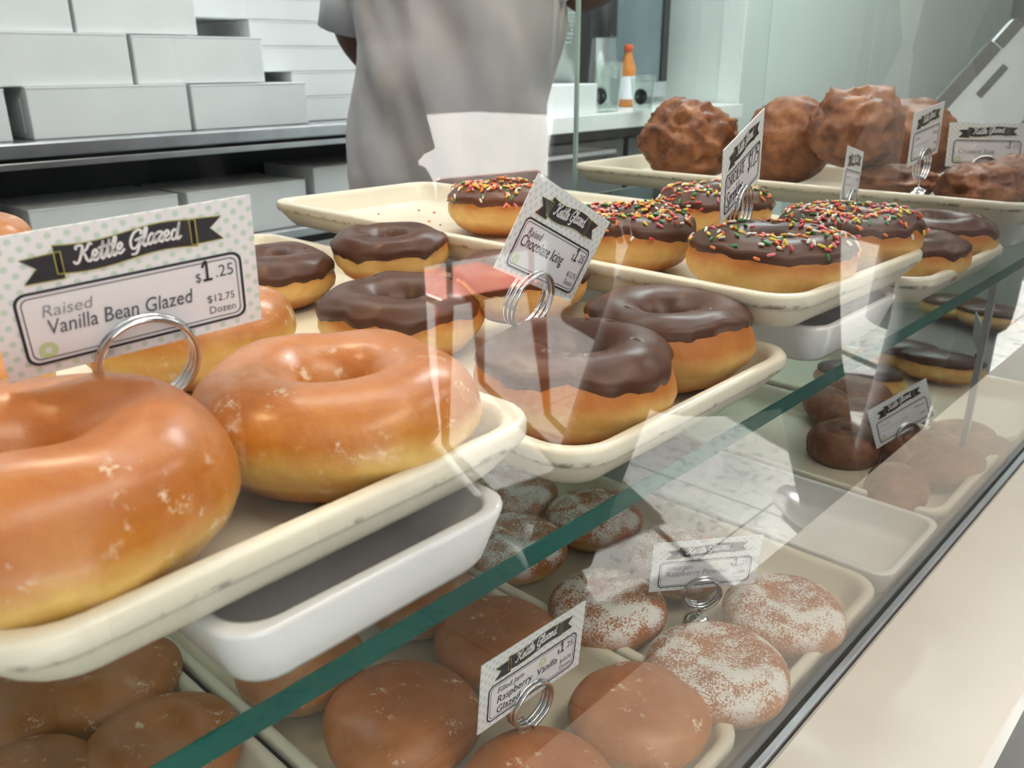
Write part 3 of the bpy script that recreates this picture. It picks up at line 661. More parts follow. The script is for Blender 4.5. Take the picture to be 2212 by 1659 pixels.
SCRIPT = {
 'K': (0.62, [[(.02, .62), (.02, .72), (.16, .76), (.27, .70), (.22, .42), (.12, .08), (.0, -.02), (-.08, .06)], [(.62, .74), (.54, .78), (.42, .55), (.22, .40), (.34, .34), (.44, .06), (.56, .02), (.66, .12)]]),
 'e': (0.30, [[(-.04, .12), (.12, .20), (.22, .34), (.15, .46), (.05, .36), (.04, .14), (.14, .0), (.30, .12)]]),
 't': (0.25, [[(-.02, .12), (.08, .32), (.15, .62), (.17, .74)], [(.17, .74), (.11, .36), (.09, .08), (.15, .0), (.27, .12)], [(.0, .50), (.30, .54)]]),
 'l': (0.22, [[(-.02, .12), (.14, .46), (.20, .74), (.12, .76), (.05, .40), (.06, .05), (.14, .0), (.24, .12)]]),
 'G': (0.56, [[(.50, .58), (.52, .70), (.40, .78), (.20, .68), (.06, .38), (.12, .06), (.28, .02), (.42, .20), (.46, .38), (.42, .05), (.30, -.22), (.12, -.22)], [(.28, .36), (.54, .42)]]),
 'a': (0.38, [[(.28, .38), (.18, .46), (.05, .30), (.04, .08), (.12, .0), (.24, .14), (.31, .42), (.27, .12), (.32, .0), (.42, .12)]]),
 'z': (0.32, [[(.0, .38), (.10, .46), (.26, .40), (.14, .20), (.03, .03), (.14, .07), (.24, -.02), (.34, .12)]]),
 'd': (0.40, [[(.26, .36), (.16, .46), (.05, .30), (.04, .08), (.12, .0), (.24, .14), (.38, .78), (.28, .14), (.32, .0), (.44, .12)]]),
 ' ': (0.22, [])}
HAND = {
 'C': (.6, [[(.5, .85), (.25, 1), (.03, .6), (.1, .1), (.5, .1)]]), 'h': (.5, [[(.08, 1), (.05, 0)], [(.06, .4), (.25, .6), (.38, .4), (.4, 0)]]), 'H': (.6, [[(.05, 1), (.05, 0)], [(.48, 1), (.46, 0)], [(.05, .5), (.48, .5)]]),
 'O': (.6, [[(.28, 1), (.02, .5), (.28, 0), (.52, .5), (.28, 1)]]), 'L': (.5, [[(.05, 1), (.05, .02), (.42, 0)]]), 'A': (.6, [[(0, 0), (.26, 1), (.5, 0)], [(.1, .4), (.42, .4)]]), 'T': (.5, [[(0, 1), (.5, 1)], [(.25, 1), (.25, 0)]]),
 'E': (.5, [[(.42, 1), (.05, 1), (.05, 0), (.42, 0)], [(.05, .5), (.35, .5)]]), 'S': (.6, [[(.5, .85), (.25, 1), (.05, .78), (.25, .5), (.45, .25), (.25, 0), (.0, .15)]]), 'p': (.45, [[(.05, .6), (.03, -.35)], [(.05, .45), (.25, .6), (.38, .3), (.2, 0), (.05, .12)]]),
 'r': (.35, [[(.05, .6), (.05, 0)], [(.05, .35), (.18, .58), (.32, .52)]]), 'i': (.22, [[(.08, .58), (.08, 0)], [(.08, .82), (.09, .86)]]), 'n': (.45, [[(.05, .6), (.05, 0)], [(.05, .4), (.24, .6), (.35, .35), (.36, 0)]]),
 'k': (.45, [[(.05, 1), (.05, 0)], [(.35, .6), (.06, .28), (.38, 0)]]), 'l': (.2, [[(.08, 1), (.08, 0)]]), 'e': (.42, [[(.04, .3), (.36, .35), (.2, .6), (.03, .3), (.2, 0), (.38, .12)]]), 's': (.38, [[(.32, .52), (.16, .6), (.06, .44), (.28, .2), (.18, 0), (.0, .08)]]),
 '$': (.6, [[(.48, .8), (.25, .95), (.06, .75), (.25, .5), (.45, .28), (.25, .05), (.02, .2)], [(.27, 1.12), (.23, -.15)]]), '1': (.3, [[(.02, .75), (.15, 1), (.13, 0)]]), '.': (.18, [[(.06, 0), (.08, .03)]]), '2': (.5, [[(.03, .8), (.22, 1), (.4, .75), (.05, .02), (.45, .02)]]), '5': (.5, [[(.45, 1), (.1, 1), (.06, .58), (.3, .6), (.42, .3), (.22, 0), (.0, .1)]]),
 ' ': (.3, [])}
HAND1 = {'1': (.4, [[(.02, .74), (.22, 1), (.22, 0)], [(.04, 0), (.42, 0)]]), '3': (.4, [[(.04, .9), (.25, 1), (.4, .8), (.18, .52), (.42, .28), (.22, 0), (.02, .12)]])}
def strokes(font, text, size, w, x0, y0, shear=0.0, centre=False, curve=None):
    V, F = [], []; x = 0.0; adv = sum(font[c][0] for c in text) * size; off = -adv / 2 if centre else 0.0
    for c in text:
        wd_, st = font[c]
        for s in st:
            pts = [Vector((x0 + off + x + (a + shear * b) * size, y0 + b * size)) for a, b in smooth_path(s)]
            if curve: pts = [Vector((p.x, p.y + curve(p.x))) for p in pts]
            v, f = ribbon(pts, w); k = len(V); V += v; F += [tuple(k + i for i in q) for q in f]
        x += wd_ * size
    return V, F
def flat(name, V, F, z, m, parent):
    o = mesh(name, [(p[0], p[1], z) for p in V], F, m, parent, smooth=False); return fixn_up(o)
def fixn_up(o):
    bm = bmesh.new(); bm.from_mesh(o.data); bm.normal_update()
    bmesh.ops.reverse_faces(bm, faces=[f for f in bm.faces if f.normal.z < 0]); bm.to_mesh(o.data); bm.free(); return o
def text_mesh(name, body, size, x, y, z, m, parent, shear=0.0, align='LEFT', fat=0.0, sx=1.0):
    cu = bpy.data.curves.new(name, 'FONT'); cu.body = body; cu.size = size; cu.shear = shear; cu.align_x = align; cu.offset = fat; cu.resolution_u = 3
    t = bpy.data.objects.new(name, cu); COL.objects.link(t)
    dg = bpy.context.evaluated_depsgraph_get(); me = bpy.data.meshes.new_from_object(t.evaluated_get(dg))
    bpy.data.objects.remove(t); bpy.data.curves.remove(cu); me.name = name
    for v in me.vertices: v.co.x *= sx
    me.materials.clear(); me.materials.append(m)
    o = bpy.data.objects.new(name, me); COL.objects.link(o); o.parent = parent; o.location = (x, y, z); return o
CW, CH, CT = 0.089, 0.0508, 0.0006
def card(name, pos, X, Y, scale, label, lines, hand=False, scribble=False, digit='1'):
    X = Vector(X).normalized(); Y = Vector(Y); Y = (Y - X * Y.dot(X)).normalized(); Z = X.cross(Y)
    root = empty(name, (0, 0, 0)); mw = Matrix([X, Y, Z]).transposed().to_4x4(); mw.translation = Vector(pos)
    root.matrix_world = mw; root.scale = (scale, scale, scale)
    tag(root, label, 'price card', 'small doughnut price cards')
    c = box('paper', (-CW / 2, -CH / 2, -CT / 2), (CW / 2, CH / 2, CT / 2), M['dotpaper'], root, origin=(0, 0, 0))
    z1, z2, z3 = CT / 2 + 0.00015, CT / 2 + 0.0003, CT / 2 + 0.00045
    ink = M['ink']
    def U(u, v): return (u * CW, v * CH)
    # white field, thick rule and thin rule
    def rr(u0, v0, u1, v1, r, n=5):
        out = []
        for cx, cy, a0 in ((u1 - r / CW, v1 - r / CH, 0), (u0 + r / CW, v1 - r / CH, 90), (u0 + r / CW, v0 + r / CH, 180), (u1 - r / CW, v0 + r / CH, 270)):
            for i in range(n + 1):
                a = math.radians(a0 + 90 * i / n); out.append(Vector((cx * CW + r * math.cos(a), cy * CH + r * math.sin(a))))
        return out
    def ringmesh(nm, a, b, z, m):
        n = len(a); flat(nm, list(a) + list(b), [(i, (i + 1) % n, n + (i + 1) % n, n + i) for i in range(n)], z, m, root)
    u0, v0, u1, v1 = -0.425, -0.425, 0.435, 0.105; q = 0.0010 / CW; qv = 0.0010 / CH
    fld = rr(u0, v0, u1, v1, 0.004); flat('white_field', fld, [tuple(range(len(fld)))], z1, M['paperwhite'], root)
    ringmesh('border', fld, rr(u0 + q, v0 + qv, u1 - q, v1 - qv, 0.0032), z2, ink)
    ringmesh('inner_rule', rr(u0 + 2 * q, v0 + 2 * qv, u1 - 2 * q, v1 - 2 * qv, 0.0026), rr(u0 + 2.35 * q, v0 + 2.35 * qv, u1 - 2.35 * q, v1 - 2.35 * qv, 0.0024), z2, ink)
    # ribbon banner
    wave = lambda xx: 0.0011 * math.sin(xx / (0.27 * CW) * PI)
    n = 16; top, bot = [], []
    for i in range(n + 1):
        xx = (-0.255 + 0.52 * i / n) * CW; top.append((xx, 0.395 * CH + wave(xx))); bot.append((xx, 0.198 * CH + wave(xx)))
    tails = []
    for s in (-1, 1):
        a, b = (-0.255, -0.372) if s < 0 else (0.265, 0.372); yo = wave(a * CW) + (-0.0014 if s < 0 else 0.0014)
        tails.append([(a * CW - s * 0.002, 0.375 * CH + yo), (b * CW, 0.36 * CH + yo), ((b - s * 0.05) * CW, 0.285 * CH + yo), (b * CW, 0.19 * CH + yo), (a * CW - s * 0.002, 0.185 * CH + yo)])
    V, F = [], []
    def addpoly(P_): k = len(V); V.extend(P_); F.append(tuple(range(k, k + len(P_))))
    for t in tails: addpoly(t)
    for i in range(n): addpoly([bot[i], bot[i + 1], top[i + 1], top[i]])
    bn = flat('banner', V, F, z2, ink, root)
    V, F = [], []
    for pl in (top, bot, [bot[0], top[0]], [bot[-1], top[-1]]) + tuple(t + [t[0]] for t in tails):
        v, f = ribbon(pl, 0.00032); k = len(V); V += v; F += [tuple(k + i for i in qq) for qq in f]
    flat('banner_outline', V, F, z2 + 0.00006, M['gold'], bn)
    V, F = strokes(SCRIPT, 'Kettle Glazed', 0.0079, 0.00086, 0.0005, 0.262 * CH, 0.12, True, wave)
    flat('banner_lettering', V, F, z3, M['whiteink'], bn)
    if hand:
        V, F = strokes(HAND, 'CHOCOLATE', 0.0072, 0.0008, *U(-0.385, -0.09), 0.1); flat('lettering', V, F, z3, ink, root)
        V, F = strokes(HAND, 'Sprinkles', 0.0098, 0.0009, *U(-0.39, -0.34), 0.1); flat('lettering', V, F, z3, ink, root)
        V, F = strokes(HAND, '$1.25', 0.0120, 0.0010, *U(0.115, -0.17), 0.1); flat('lettering', V, F, z3, ink, root)
    else:
        for body, size, u, v, m, shear, al, fat, sx in lines:
            text_mesh('lettering', body, size, *U(u, v), z3, M[m], root, shear, al, fat, sx)
        if scribble:                                            # print too small and blurred to read
            for k, (u0, u1, v, h) in enumerate(((-0.36, -0.20, -0.05, 0.0022), (-0.36, 0.08, -0.18, 0.0030), (0.22, 0.38, -0.07, 0.0034), (0.28, 0.38, -0.26, 0.0018))):
                r3 = random.Random(k + 3); pts = [Vector(U(u0 + (u1 - u0) * i / 16, v)) + Vector((0, h * (i % 2) * r3.uniform(0.5, 1))) for i in range(17)]
                V, F = ribbon(smooth_path(pts), 0.00045); flat('lettering', V, F, z3, M['paleink'], root)
        elif digit:
            V, F = strokes(HAND1, digit, 0.0072, 0.00095, *U(0.268, -0.07)); flat('lettering', V, F, z3, ink, root)
        iu, iv = (0.09, -0.03) if len(lines) > 1 and 'Raspberry' in lines[1][0] else (-0.345, -0.325)
        a = [Vector(U(iu, iv)) + Vector((math.cos(k * PI / 12), math.sin(k * PI / 12))) * 0.0031 for k in range(24)]; b = [Vector(U(iu, iv)) + (p - Vector(U(iu, iv))) * 0.36 for p in a]
        ringmesh('doughnut_mark', a, b, z2, M['greenink'])
    return root
def holder(cardroot, zf, label, r=0.0165, ball=0.0135, drop=0.004):
    """spiral of three wire turns on a weighted ball; the card is pinched between two turns"""
    mw = cardroot.matrix_world.copy(); bpy.context.view_layer.update(); s = cardroot.scale[0]
    X, Y, Z = (mw.to_3x3().col[i].normalized() for i in range(3)); c = Vector(cardroot.location) - Y * (CH * s / 2 + drop)
    root = empty('card_holder', (c.x, c.y, zf)); tag(root, label, 'card holder', 'spiral wire card holders')
    o = Vector((c.x, c.y, zf)); pts = []; w = 0.00125; pitch = 0.0030
    n = 110
    ph0 = -PI / 2
    for i in range(n + 1):
        a = ph0 + 2 * PI * 3 * i / n; pts.append(c - o + (X * math.cos(a) + Y * math.sin(a)) * r + Z * (pitch * (1.62 - 3 * i / n)))
    tube('wire_spiral', pts, w, M['chrome'], root, n=10)
    bot = (c - o - Y * r).z
    foot = Vector((pts[0].x * 0.5 + pts[-1].x * 0.5, pts[0].y * 0.5 + pts[-1].y * 0.5, 0))
    bh = max(min(2 * ball * 0.92, bot - 0.0012), 0.004)
    prof = [(ball * 0.55, 0.0)] + [(ball * math.cos(t), bh / 2 + bh / 2 * math.sin(t)) for t in np.linspace(-1.1, 1.35, 14)] + [(0.0012, bh)]
    lathe('weighted_ball', prof, M['chrome'], root, 28, (foot.x, foot.y, 0))
    if bot - bh > 0.002: tube('stem', [(foot.x, foot.y, bh - 0.001), ((c - o - Y * r).x, (c - o - Y * r).y, bot)], 0.0015, M['chrome'], root)
    return root
def scaled(p, k): return Vector(EYE) + (Vector(p) - Vector(EYE)) * k
def price(u=0.405, v=-0.07): return [('$', 0.0050, 0.235, v - 0.005, 'greyink', 0, 'LEFT', 0, 0.9), ('.25', 0.0066, 0.318, v + 0.005, 'greyink', 0, 'LEFT', 0, 0.9),
                                     ('$12.75', 0.0042, 0.392, -0.255, 'greyink', 0, 'RIGHT', 0, 0.92), ('Dozen', 0.0042, 0.392, -0.345, 'greyink', 0, 'RIGHT', 0, 0.92)]
s1 = card('price_card', (0.1232, 0.1195, 1.0288), (0.985, -0.16, 0.068), (-0.099, -0.197, 0.975), 1.0, 'largest nearest price card reading Vanilla Bean Glazed',
     [('Raised', 0.0062, -0.345, -0.085, 'paleink', 0.2, 'LEFT', 0, 1.0), ('Vanilla Bean Glazed', 0.0079, -0.335, -0.215, 'greyink', 0.15, 'LEFT', 0.00003, 0.78)] + price())
holder(s1, zA, 'spiral wire holder of the Vanilla Bean Glazed card', r=0.0172)
s2 = card('price_card', scaled((0.3485, 0.1176, 1.0105), 1.04), (0.898, 0.176, -0.403), (0.433, -0.195, 0.88), 1.04, 'tilted price card reading Chocolate Icing',
     [('Raised', 0.0058, -0.35, -0.06, 'greyink', 0.2, 'LEFT', 0, 0.95), ('Chocolate Icing', 0.0088, -0.385, -0.185, 'ink', 0.1, 'LEFT', 0, 0.86)] + price())
holder(s2, zB, 'spiral wire holder of the tilted Chocolate Icing card', drop=0.008)
s3 = card('price_card', scaled((0.5428, 0.1167, 1.0351), 1.07), (0.948, 0.205, 0.245), (-0.229, -0.1, 0.968), 1.07, 'price card with handwritten Chocolate Sprinkles', [], hand=True)
holder(s3, zC, 'spiral wire holder of the handwritten Chocolate Sprinkles card', drop=0.006)
ln = lambda a, b: [(a, 0.0060, -0.36, -0.07, 'paleink', 0.2, 'LEFT', 0, 0.95), (b, 0.0076, -0.36, -0.2, 'paleink', 0.12, 'LEFT', 0, 0.9)] + [(q[0], q[1], q[2], q[3], 'paleink') + q[5:] for q in price()]  # print lightened to imitate reflection haze over these cards
s4 = card('price_card', (0.8251, 0.1537, 0.9988), (0.967, 0.208, -0.148), (0.143, 0.038, 0.989), 1.0, 'narrow looking price card seen nearly edge on above the sprinkled doughnuts', [], scribble=True)
holder(s4, zD, 'wire holder of the narrow looking card above the sprinkled doughnuts')
s5 = card('price_card', scaled((0.922, 0.1243, 1.0337), 1.12), (0.996, 0.025, 0.083), (-0.083, -0.014, 0.996), 1.12, 'white price card standing in front of the fritters at the right', [], scribble=True)
holder(s5, zE, 'wire holder of the white card in front of the fritters')
s6 = card('price_card', scaled((1.1533, 0.129, 1.0073), 1.03), (0.591, -0.807, -0.011), (0.158, 0.102, 0.982), 1.03, 'greyed price card reading Croissant Style at the right frame edge', [q for q in ln('', 'Croissant Style') if q[0] in ('Croissant Style', '$', '.25')], digit='3')
holder(s6, zE, 'wire holder of the greyed Croissant Style card')
s7 = card('price_card', (0.3157, 0.1037, 0.7635), (0.999, -0.032, -0.011), (0.008, -0.088, 0.996), 1.0, 'lower price card reading Raspberry Vanilla Glazed',
     [('Filled Jam', 0.0060, -0.345, -0.06, 'greyink', 0.15, 'LEFT', 0, 0.95), ('Raspberry  Vanilla', 0.0078, -0.345, -0.205, 'ink', 0.12, 'LEFT', 0, 0.92), ('Glazed', 0.0078, -0.345, -0.355, 'ink', 0.12, 'LEFT', 0, 0.92)] + price())
holder(s7, zL, 'spiral wire holder of the Raspberry Vanilla Glazed card', r=0.0155, ball=0.0145)
s8 = card('price_card', scaled((0.5378, 0.1166, 0.7244), 0.93), (0.765, -0.644, 0.012), (-0.114, -0.117, 0.987), 0.93, 'faint price card reading Raspberry Powder above the dusted doughnuts', ln('Filled Jam', 'Raspberry Powder'))
holder(s8, zL, 'spiral wire holder of the faint Raspberry Powder card', r=0.0145, ball=0.0125)
s9 = card('price_card', scaled((0.9929, 0.1259, 0.7127), 0.93), (0.862, -0.391, 0.322), (-0.232, 0.259, 0.937), 0.93, 'lower price card leaning on the rolls, crossed by a bright reflection', [], scribble=True)
holder(s9, zL, 'spiral wire holder of the leaning card on the roll tray', r=0.0145, ball=0.0125)
# dark card in a black clip, far right of the lower deck
p = at(2105, 815, z=zL + 0.004); k = empty('card_clip', (p.x, p.y, zL)); tag(k, 'black spring clip standing on the far lower tray', 'card holder')
lathe('clip_foot', [(0.014, 0), (0.014, 0.004), (0.006, 0.009), (0.004, 0.012)], M['black'], k, 20)
box('clip_jaw', (-0.006, -0.004, 0.010), (0.006, 0.004, 0.040), M['black'], k, bevel=0.002, origin=(0, 0, 0)); box('clip_spring', (-0.0045, -0.0055, 0.020), (0.0045, -0.0042, 0.026), M['chrome'], k, origin=(0, 0, 0))
s10 = card('price_card', (p.x + 0.010, p.y + 0.005, zL + 0.058), (0.86, 0.47, 0.20), (-0.2, 0.02, 0.97), 0.9, 'shaded price card in the black clip under the far shelf', [], scribble=True)

# ------------------------------------------------------------------ counter and boxes behind the case
YF = 1.75
st = empty('steel_table', (0.6, YF, 0.0)); tag(st, 'stainless steel table carrying the white boxes at the back', 'table')
def inpar(o, par): o.location -= par.location; o.parent = par; return o
inpar(box('table_top', (-1.2, YF, 0.928), (2.02, 2.45, 0.958), M['steel'], bevel=0.004), st)
inpar(box('front_rail', (-1.2, YF + 0.012, 0.905), (2.02, YF + 0.030, 0.919), M['steel'], bevel=0.002), st)
inpar(box('recess_shade', (-1.2, 2.06, 0.0), (2.02, 2.08, 0.928), M['blackwall']), st)  # black sheet stands in for the shade inside the recess
inpar(box('side_panel', (1.83, YF + 0.12, 0.705), (1.85, 2.055, 0.928), M['blackwall']), st)
inpar(box('undershelf', (-1.2, YF + 0.02, 0.676), (2.02, 2.055, 0.700), M['steel'], bevel=0.003), st)
for x_ in (-1.15, 1.97):
    inpar(box('leg', (x_ - 0.02, YF + 0.03, 0.0), (x_ + 0.02, YF + 0.07, 0.93), M['steel'], bevel=0.003), st)
def carton(x0, x1, yf, d, z0, z1, label, group):
    root = empty('cardboard_box', ((x0 + x1) / 2, yf + d / 2, z0)); tag(root, label, 'box', group)
    inpar(box('tray_body', (x0, yf, z0), (x1, yf + d, z1 - 0.002), M['box'], bevel=0.0025), root)
    inpar(box('lid', (x0 - 0.0008, yf - 0.0008, z1 - 0.004), (x1 + 0.0008, yf + d, z1), M['box'], bevel=0.001), root)
    inpar(box('tuck_flap', (x0 - 0.0016, yf + 0.04, z0 + 0.012), (x0 - 0.0002, yf + d * 0.55, z1 - 0.022), M['box']), root)
    return root
T0 = 0.9582; BG = 'white cardboard boxes stacked on the steel table'
BX = [  # front row on the table top
 (0.672, 1.020, 1.80, 0.32, T0, 1.062, 'white box on the steel table, left of the pair in the bottom row'),
 (0.262, 0.630, 1.795, 0.32, T0, 1.060, 'white box on the steel table at the left frame edge'),
 (1.030, 1.345, 1.80, 0.32, T0, 1.060, 'white box on the steel table, right of the pair in the bottom row'),
 (0.520, 0.902, 1.81, 0.32, 1.0625, 1.167, 'white box in the second row, left one'),
 (0.912, 1.235, 1.81, 0.32, 1.0625, 1.165, 'white box in the second row, right one'),
 (0.380, 0.795, 1.82, 0.32, 1.1675, 1.30, 'white box in the top row at the upper left corner'),
 (0.803, 1.075, 1.82, 0.32, 1.1675, 1.30, 'white box in the top row, second from the upper left corner')]
for q in BX: carton(*q, BG)
hts = [T0, 1.022, 1.085, 1.147, 1.208, 1.262, 1.32]
nm = ['lowest', 'second lowest', 'third from the bottom', 'fourth from the bottom', 'fifth from the bottom', 'topmost']
for i in range(6):
    x0 = (1.352, 1.352, 1.242, 1.242, 1.082, 1.082)[i]
    carton(x0, 1.352 + 0.44 if i < 2 else x0 + 0.52, 1.87, 0.30, hts[i] + 0.0004, hts[i + 1] - 0.0004, 'thin white box, %s of the tall stack left of the worker' % nm[i], 'thin white boxes stacked beside the worker')
UB = 'white boxes on the shelf under the steel table'
for x0, x1, lb in ((0.20, 0.585, 'dim white box under the steel table at the left frame edge'), (0.632, 0.962, 'dim white box under the steel table behind the vanilla card'), (0.985, 1.318, 'dim white box under the steel table right of the vanilla card'), (1.345, 1.80, 'dim white box under the steel table beside the worker')):
    carton(x0, x1, 1.80, 0.24, 0.7002, 0.818 if x1 < 1.5 else 0.775, lb, UB)
carton(1.345, 1.80, 1.80, 0.24, 0.7755, 0.845, 'dim white box under the steel table, upper of two beside the worker', UB)

ct = empty('back_counter', (2.9, YF, 0)); tag(ct, 'white topped back counter with dark drawers right of the worker', 'counter')
inpar(box('counter_top', (2.04, YF - 0.06, 0.885), (3.43, 2.58, 0.939), M['counter'], bevel=0.003), ct)
inpar(box('carcass', (2.06, YF - 0.005, 0.0), (3.43, 2.56, 0.885), M['blackwall']), ct)
for i in range(2):
    d_ = inpar(box('drawer', (2.07 + 0.60 * i, YF - 0.024, 0.56), (2.64 + 0.60 * i, YF - 0.0055, 0.845), M['cab'], bevel=0.003), ct)
    h_ = box('handle', (2.17 + 0.62 * i, YF - 0.044, 0.80), (2.57 + 0.62 * i, YF - 0.025, 0.815), M['steel'], bevel=0.003); h_.location -= (ct.location + d_.location); h_.parent = d_
cz = 0.9392
wb = box('cup_carton', (2.15, 1.72, cz), (2.465, 2.02, cz + 0.098), M['box'], bevel=0.003); tag(wb, 'white carton on the counter under the tall stack of clear cups', 'box')
def cup_stack(name, x_, y_, z_, r0, r1, hcup, n, pitch, label, group=None, lids=False, mark=False):
    root = empty(name, (x_, y_, z_)); tag(root, label, 'cups', group)
    for i in range(n):
        z0 = i * pitch
        lathe('cup', [(r0 * 0.96, z0), (r0, z0 + 0.002), (r1, z0 + hcup - 0.004), (r1 + 0.002, z0 + hcup - 0.003), (r1 + 0.002, z0 + hcup), (r1 - 0.001, z0 + hcup), (r0 - 0.002, z0 + 0.004), (r0 * 0.3, z0 + 0.004)], M['cup'], root, 28)
    if mark:
        V, F = [], []; nn = 20; rr = (r0 + r1) / 2 + 0.0012; zc = hcup * 0.46
        a0 = math.atan2(EYE[1] - y_, EYE[0] - x_) + mark
        V.append((rr * math.cos(a0), rr * math.sin(a0), zc))
        for k in range(nn):
            b = a0 + 0.62 * math.cos(2 * PI * k / nn); zz = zc + hcup * 0.24 * math.sin(2 * PI * k / nn); r_ = r0 + (r1 - r0) * zz / hcup + 0.0014; V.append((r_ * math.cos(b), r_ * math.sin(b), zz))
        F = [(0, 1 + k, 1 + (k + 1) % nn) for k in range(nn)]; mesh('black_oval_mark', V, F, M['black'], root, smooth=False)
    return root
cup_stack('cup_stack', 2.400, 1.830, cz + 0.099, 0.048, 0.062, 0.13, 14, 0.013, 'tall stack of clear cups on the white carton', 'stacks of clear plastic cups')
q = at(1313, 242, z=cz); cup_stack('cup_stack', q.x, q.y, cz, 0.036, 0.047, 0.118, 5, 0.012, 'short stack of clear cups with a black oval, left of the two', 'stacks of clear plastic cups', mark=-0.75)
q2 = at(1357, 240, z=cz); cup_stack('cup_stack', q2.x, q2.y - 0.06, cz, 0.033, 0.044, 0.112, 2, 0.010, 'single clear cups with a black oval in front of the small fridge', 'stacks of clear plastic cups', mark=-0.2)
t_ = empty('cup_dispenser', (2.745, 1.912, cz)); tag(t_, 'upturned clear cup stack under a black sleeve beside the fridge', 'cup dispenser')
lathe('clear_cups', [(0.062, 0.0), (0.062, 0.004), (0.060, 0.01), (0.046, 0.25), (0.044, 0.252)], M['cup'], t_, 28)
lathe('black_sleeve', [(0.050, 0.253), (0.050, 0.258), (0.050, 0.42), (0.048, 0.422)], M['black'], t_, 28)
fr = empty('small_fridge', (3.0, 2.12, cz)); tag(fr, 'countertop drinks fridge with a glass door', 'fridge')
FX0, FX1, FY = 2.83, 3.29, 1.98
inpar(box('cabinet', (FX0, FY + 0.035, cz + 0.03), (FX1, 2.46, cz + 0.78), M['black'], bevel=0.006), fr)
dr = inpar(box('door', (FX0 + 0.03, FY + 0.012, cz + 0.09), (FX1 - 0.045, FY + 0.018, cz + 0.75), M['fridgeglass']), fr)
inpar(box('door_frame', (FX1 - 0.044, FY + 0.002, cz + 0.09), (FX1, FY + 0.034, cz + 0.78), M['blackwall'], bevel=0.003), fr)
inpar(box('door_frame', (FX0, FY + 0.002, cz + 0.09), (FX0 + 0.029, FY + 0.034, cz + 0.78), M['steel'], bevel=0.003), fr)
inpar(box('bottom_rail', (FX0, FY, cz + 0.03), (FX1, FY + 0.034, cz + 0.089), M['steel'], bevel=0.003), fr)
for x_ in (FX0 + 0.05, FX1 - 0.05):
    for y_ in (FY + 0.06, 2.40): inpar(lathe('foot', [(0.014, 0), (0.014, 0.028), (0.010, 0.030)], M['black'], None, 16), fr).location = (x_ - 3.0, y_ - 2.12, 0)
b_ = empty('juice_bottle', (2.915, FY - 0.06, cz)); tag(b_, 'orange juice bottle with a pale label beside the small fridge', 'bottle')
lathe('bottle', [(0.028, 0), (0.032, 0.004), (0.032, 0.135), (0.030, 0.15), (0.018, 0.185), (0.015, 0.20), (0.015, 0.205)], M['juice'], b_, 24)
lathe('wrap_label', [(0.0325, 0.03), (0.0328, 0.032), (0.0328, 0.112), (0.0325, 0.114)], M['paperwhite'], b_, 24)
lathe('cap', [(0.0175, 0.206), (0.0175, 0.228), (0.016, 0.23)], M['orange_plastic'], b_, 20)

# right hand wall panels and the tilted till behind the case
for i, (x0, x1) in enumerate(((4.81, 7.2),)):
    tag(struct(box('wall_panel_%d' % (i + 1), (x0, 1.72, 0.0), (x1, 1.80, 2.9), M['panel'], bevel=0.003)), None, None)
cc = box('checkout_counter', (XR + 0.03, 0.05, 0.0), (2.9, 0.62, 0.86), M['counter'], bevel=0.004); tag(cc, 'white checkout counter just beyond the end of the doughnut case', 'counter')
till = empty('tablet_till', (2.235, 0.43, 0.861), 0.0); tag(till, 'tilted pale grey tablet till on a stand at the upper right corner', 'till')
lathe('stand_foot', [(0.075, 0), (0.075, 0.006), (0.03, 0.012), (0.022, 0.02)], M['pan'], till, 32)
tube('stand_arm', [(0, 0, 0.018), (0.0, 0.0, 0.07), (0.0, 0.0, 0.13), (-0.012, -0.010, 0.168)], 0.014, M['pan'], till, 14)
tx, ty = Vector((0.330, -0.6988, -0.6319)), Vector((0.6484, -0.3173, 0.6895))
hb = box('screen_housing', (-0.085, -0.140, -0.014), (0.085, 0.140, 0.014), M['pan'], till, bevel=0.009, seg=3, origin=(0, 0, 0))
mt_ = Matrix([tx, ty, tx.cross(ty)]).transposed().to_4x4(); mt_.translation = Vector((-0.0324, -0.026, 0.1772)); hb.matrix_local = mt_
ins = box('side_strip', (-0.0885, -0.130, -0.012), (-0.058, 0.065, 0.0165), M['till_grey'], hb, bevel=0.002, origin=(0, 0, 0)); ins['label'] = 'darker grey strip along the edge of the till'
box('side_strip', (-0.082, 0.069, -0.012), (-0.056, 0.138, 0.0160), M['till_grey'], hb, bevel=0.002, origin=(0, 0, 0))
box('vent_slot', (-0.034, -0.045, 0.0142), (-0.018, 0.045, 0.0150), M['till_grey'], hb, origin=(0, 0, 0))

# ------------------------------------------------------------------ people
def skin_mesh(joints, edges, root, sub=2):
    names = list(joints); bm_v = [joints[k][0] for k in names]; idx = {k: i for i, k in enumerate(names)}
    me = bpy.data.meshes.new('tmp'); me.from_pydata(bm_v, [(idx[a], idx[b]) for a, b in edges], [])
    o = bpy.data.objects.new('tmp', me); COL.objects.link(o)
    o.modifiers.new('skin', 'SKIN'); s = o.modifiers.new('sub', 'SUBSURF'); s.levels = sub; s.render_levels = sub
    for k, v in zip(names, me.skin_vertices[0].data):
        r = joints[k][1]; v.radius = r if isinstance(r, tuple) else (r, r); v.use_root = (k == root)
    dg = bpy.context.evaluated_depsgraph_get(); out = bpy.data.meshes.new_from_object(o.evaluated_get(dg))
    bpy.data.objects.remove(o); bpy.data.meshes.remove(me); return out
def join_meshes(name, parts, mats, parent):
    V, F, fm = [], [], []
    for me, mi in parts:
        k = len(V); V += [tuple(v.co) for v in me.vertices]
        for p in me.polygons: F.append(tuple(k + i for i in p.vertices)); fm.append(mi)
    return mesh(name, V, F, None, parent, mats=mats, fm=fm)
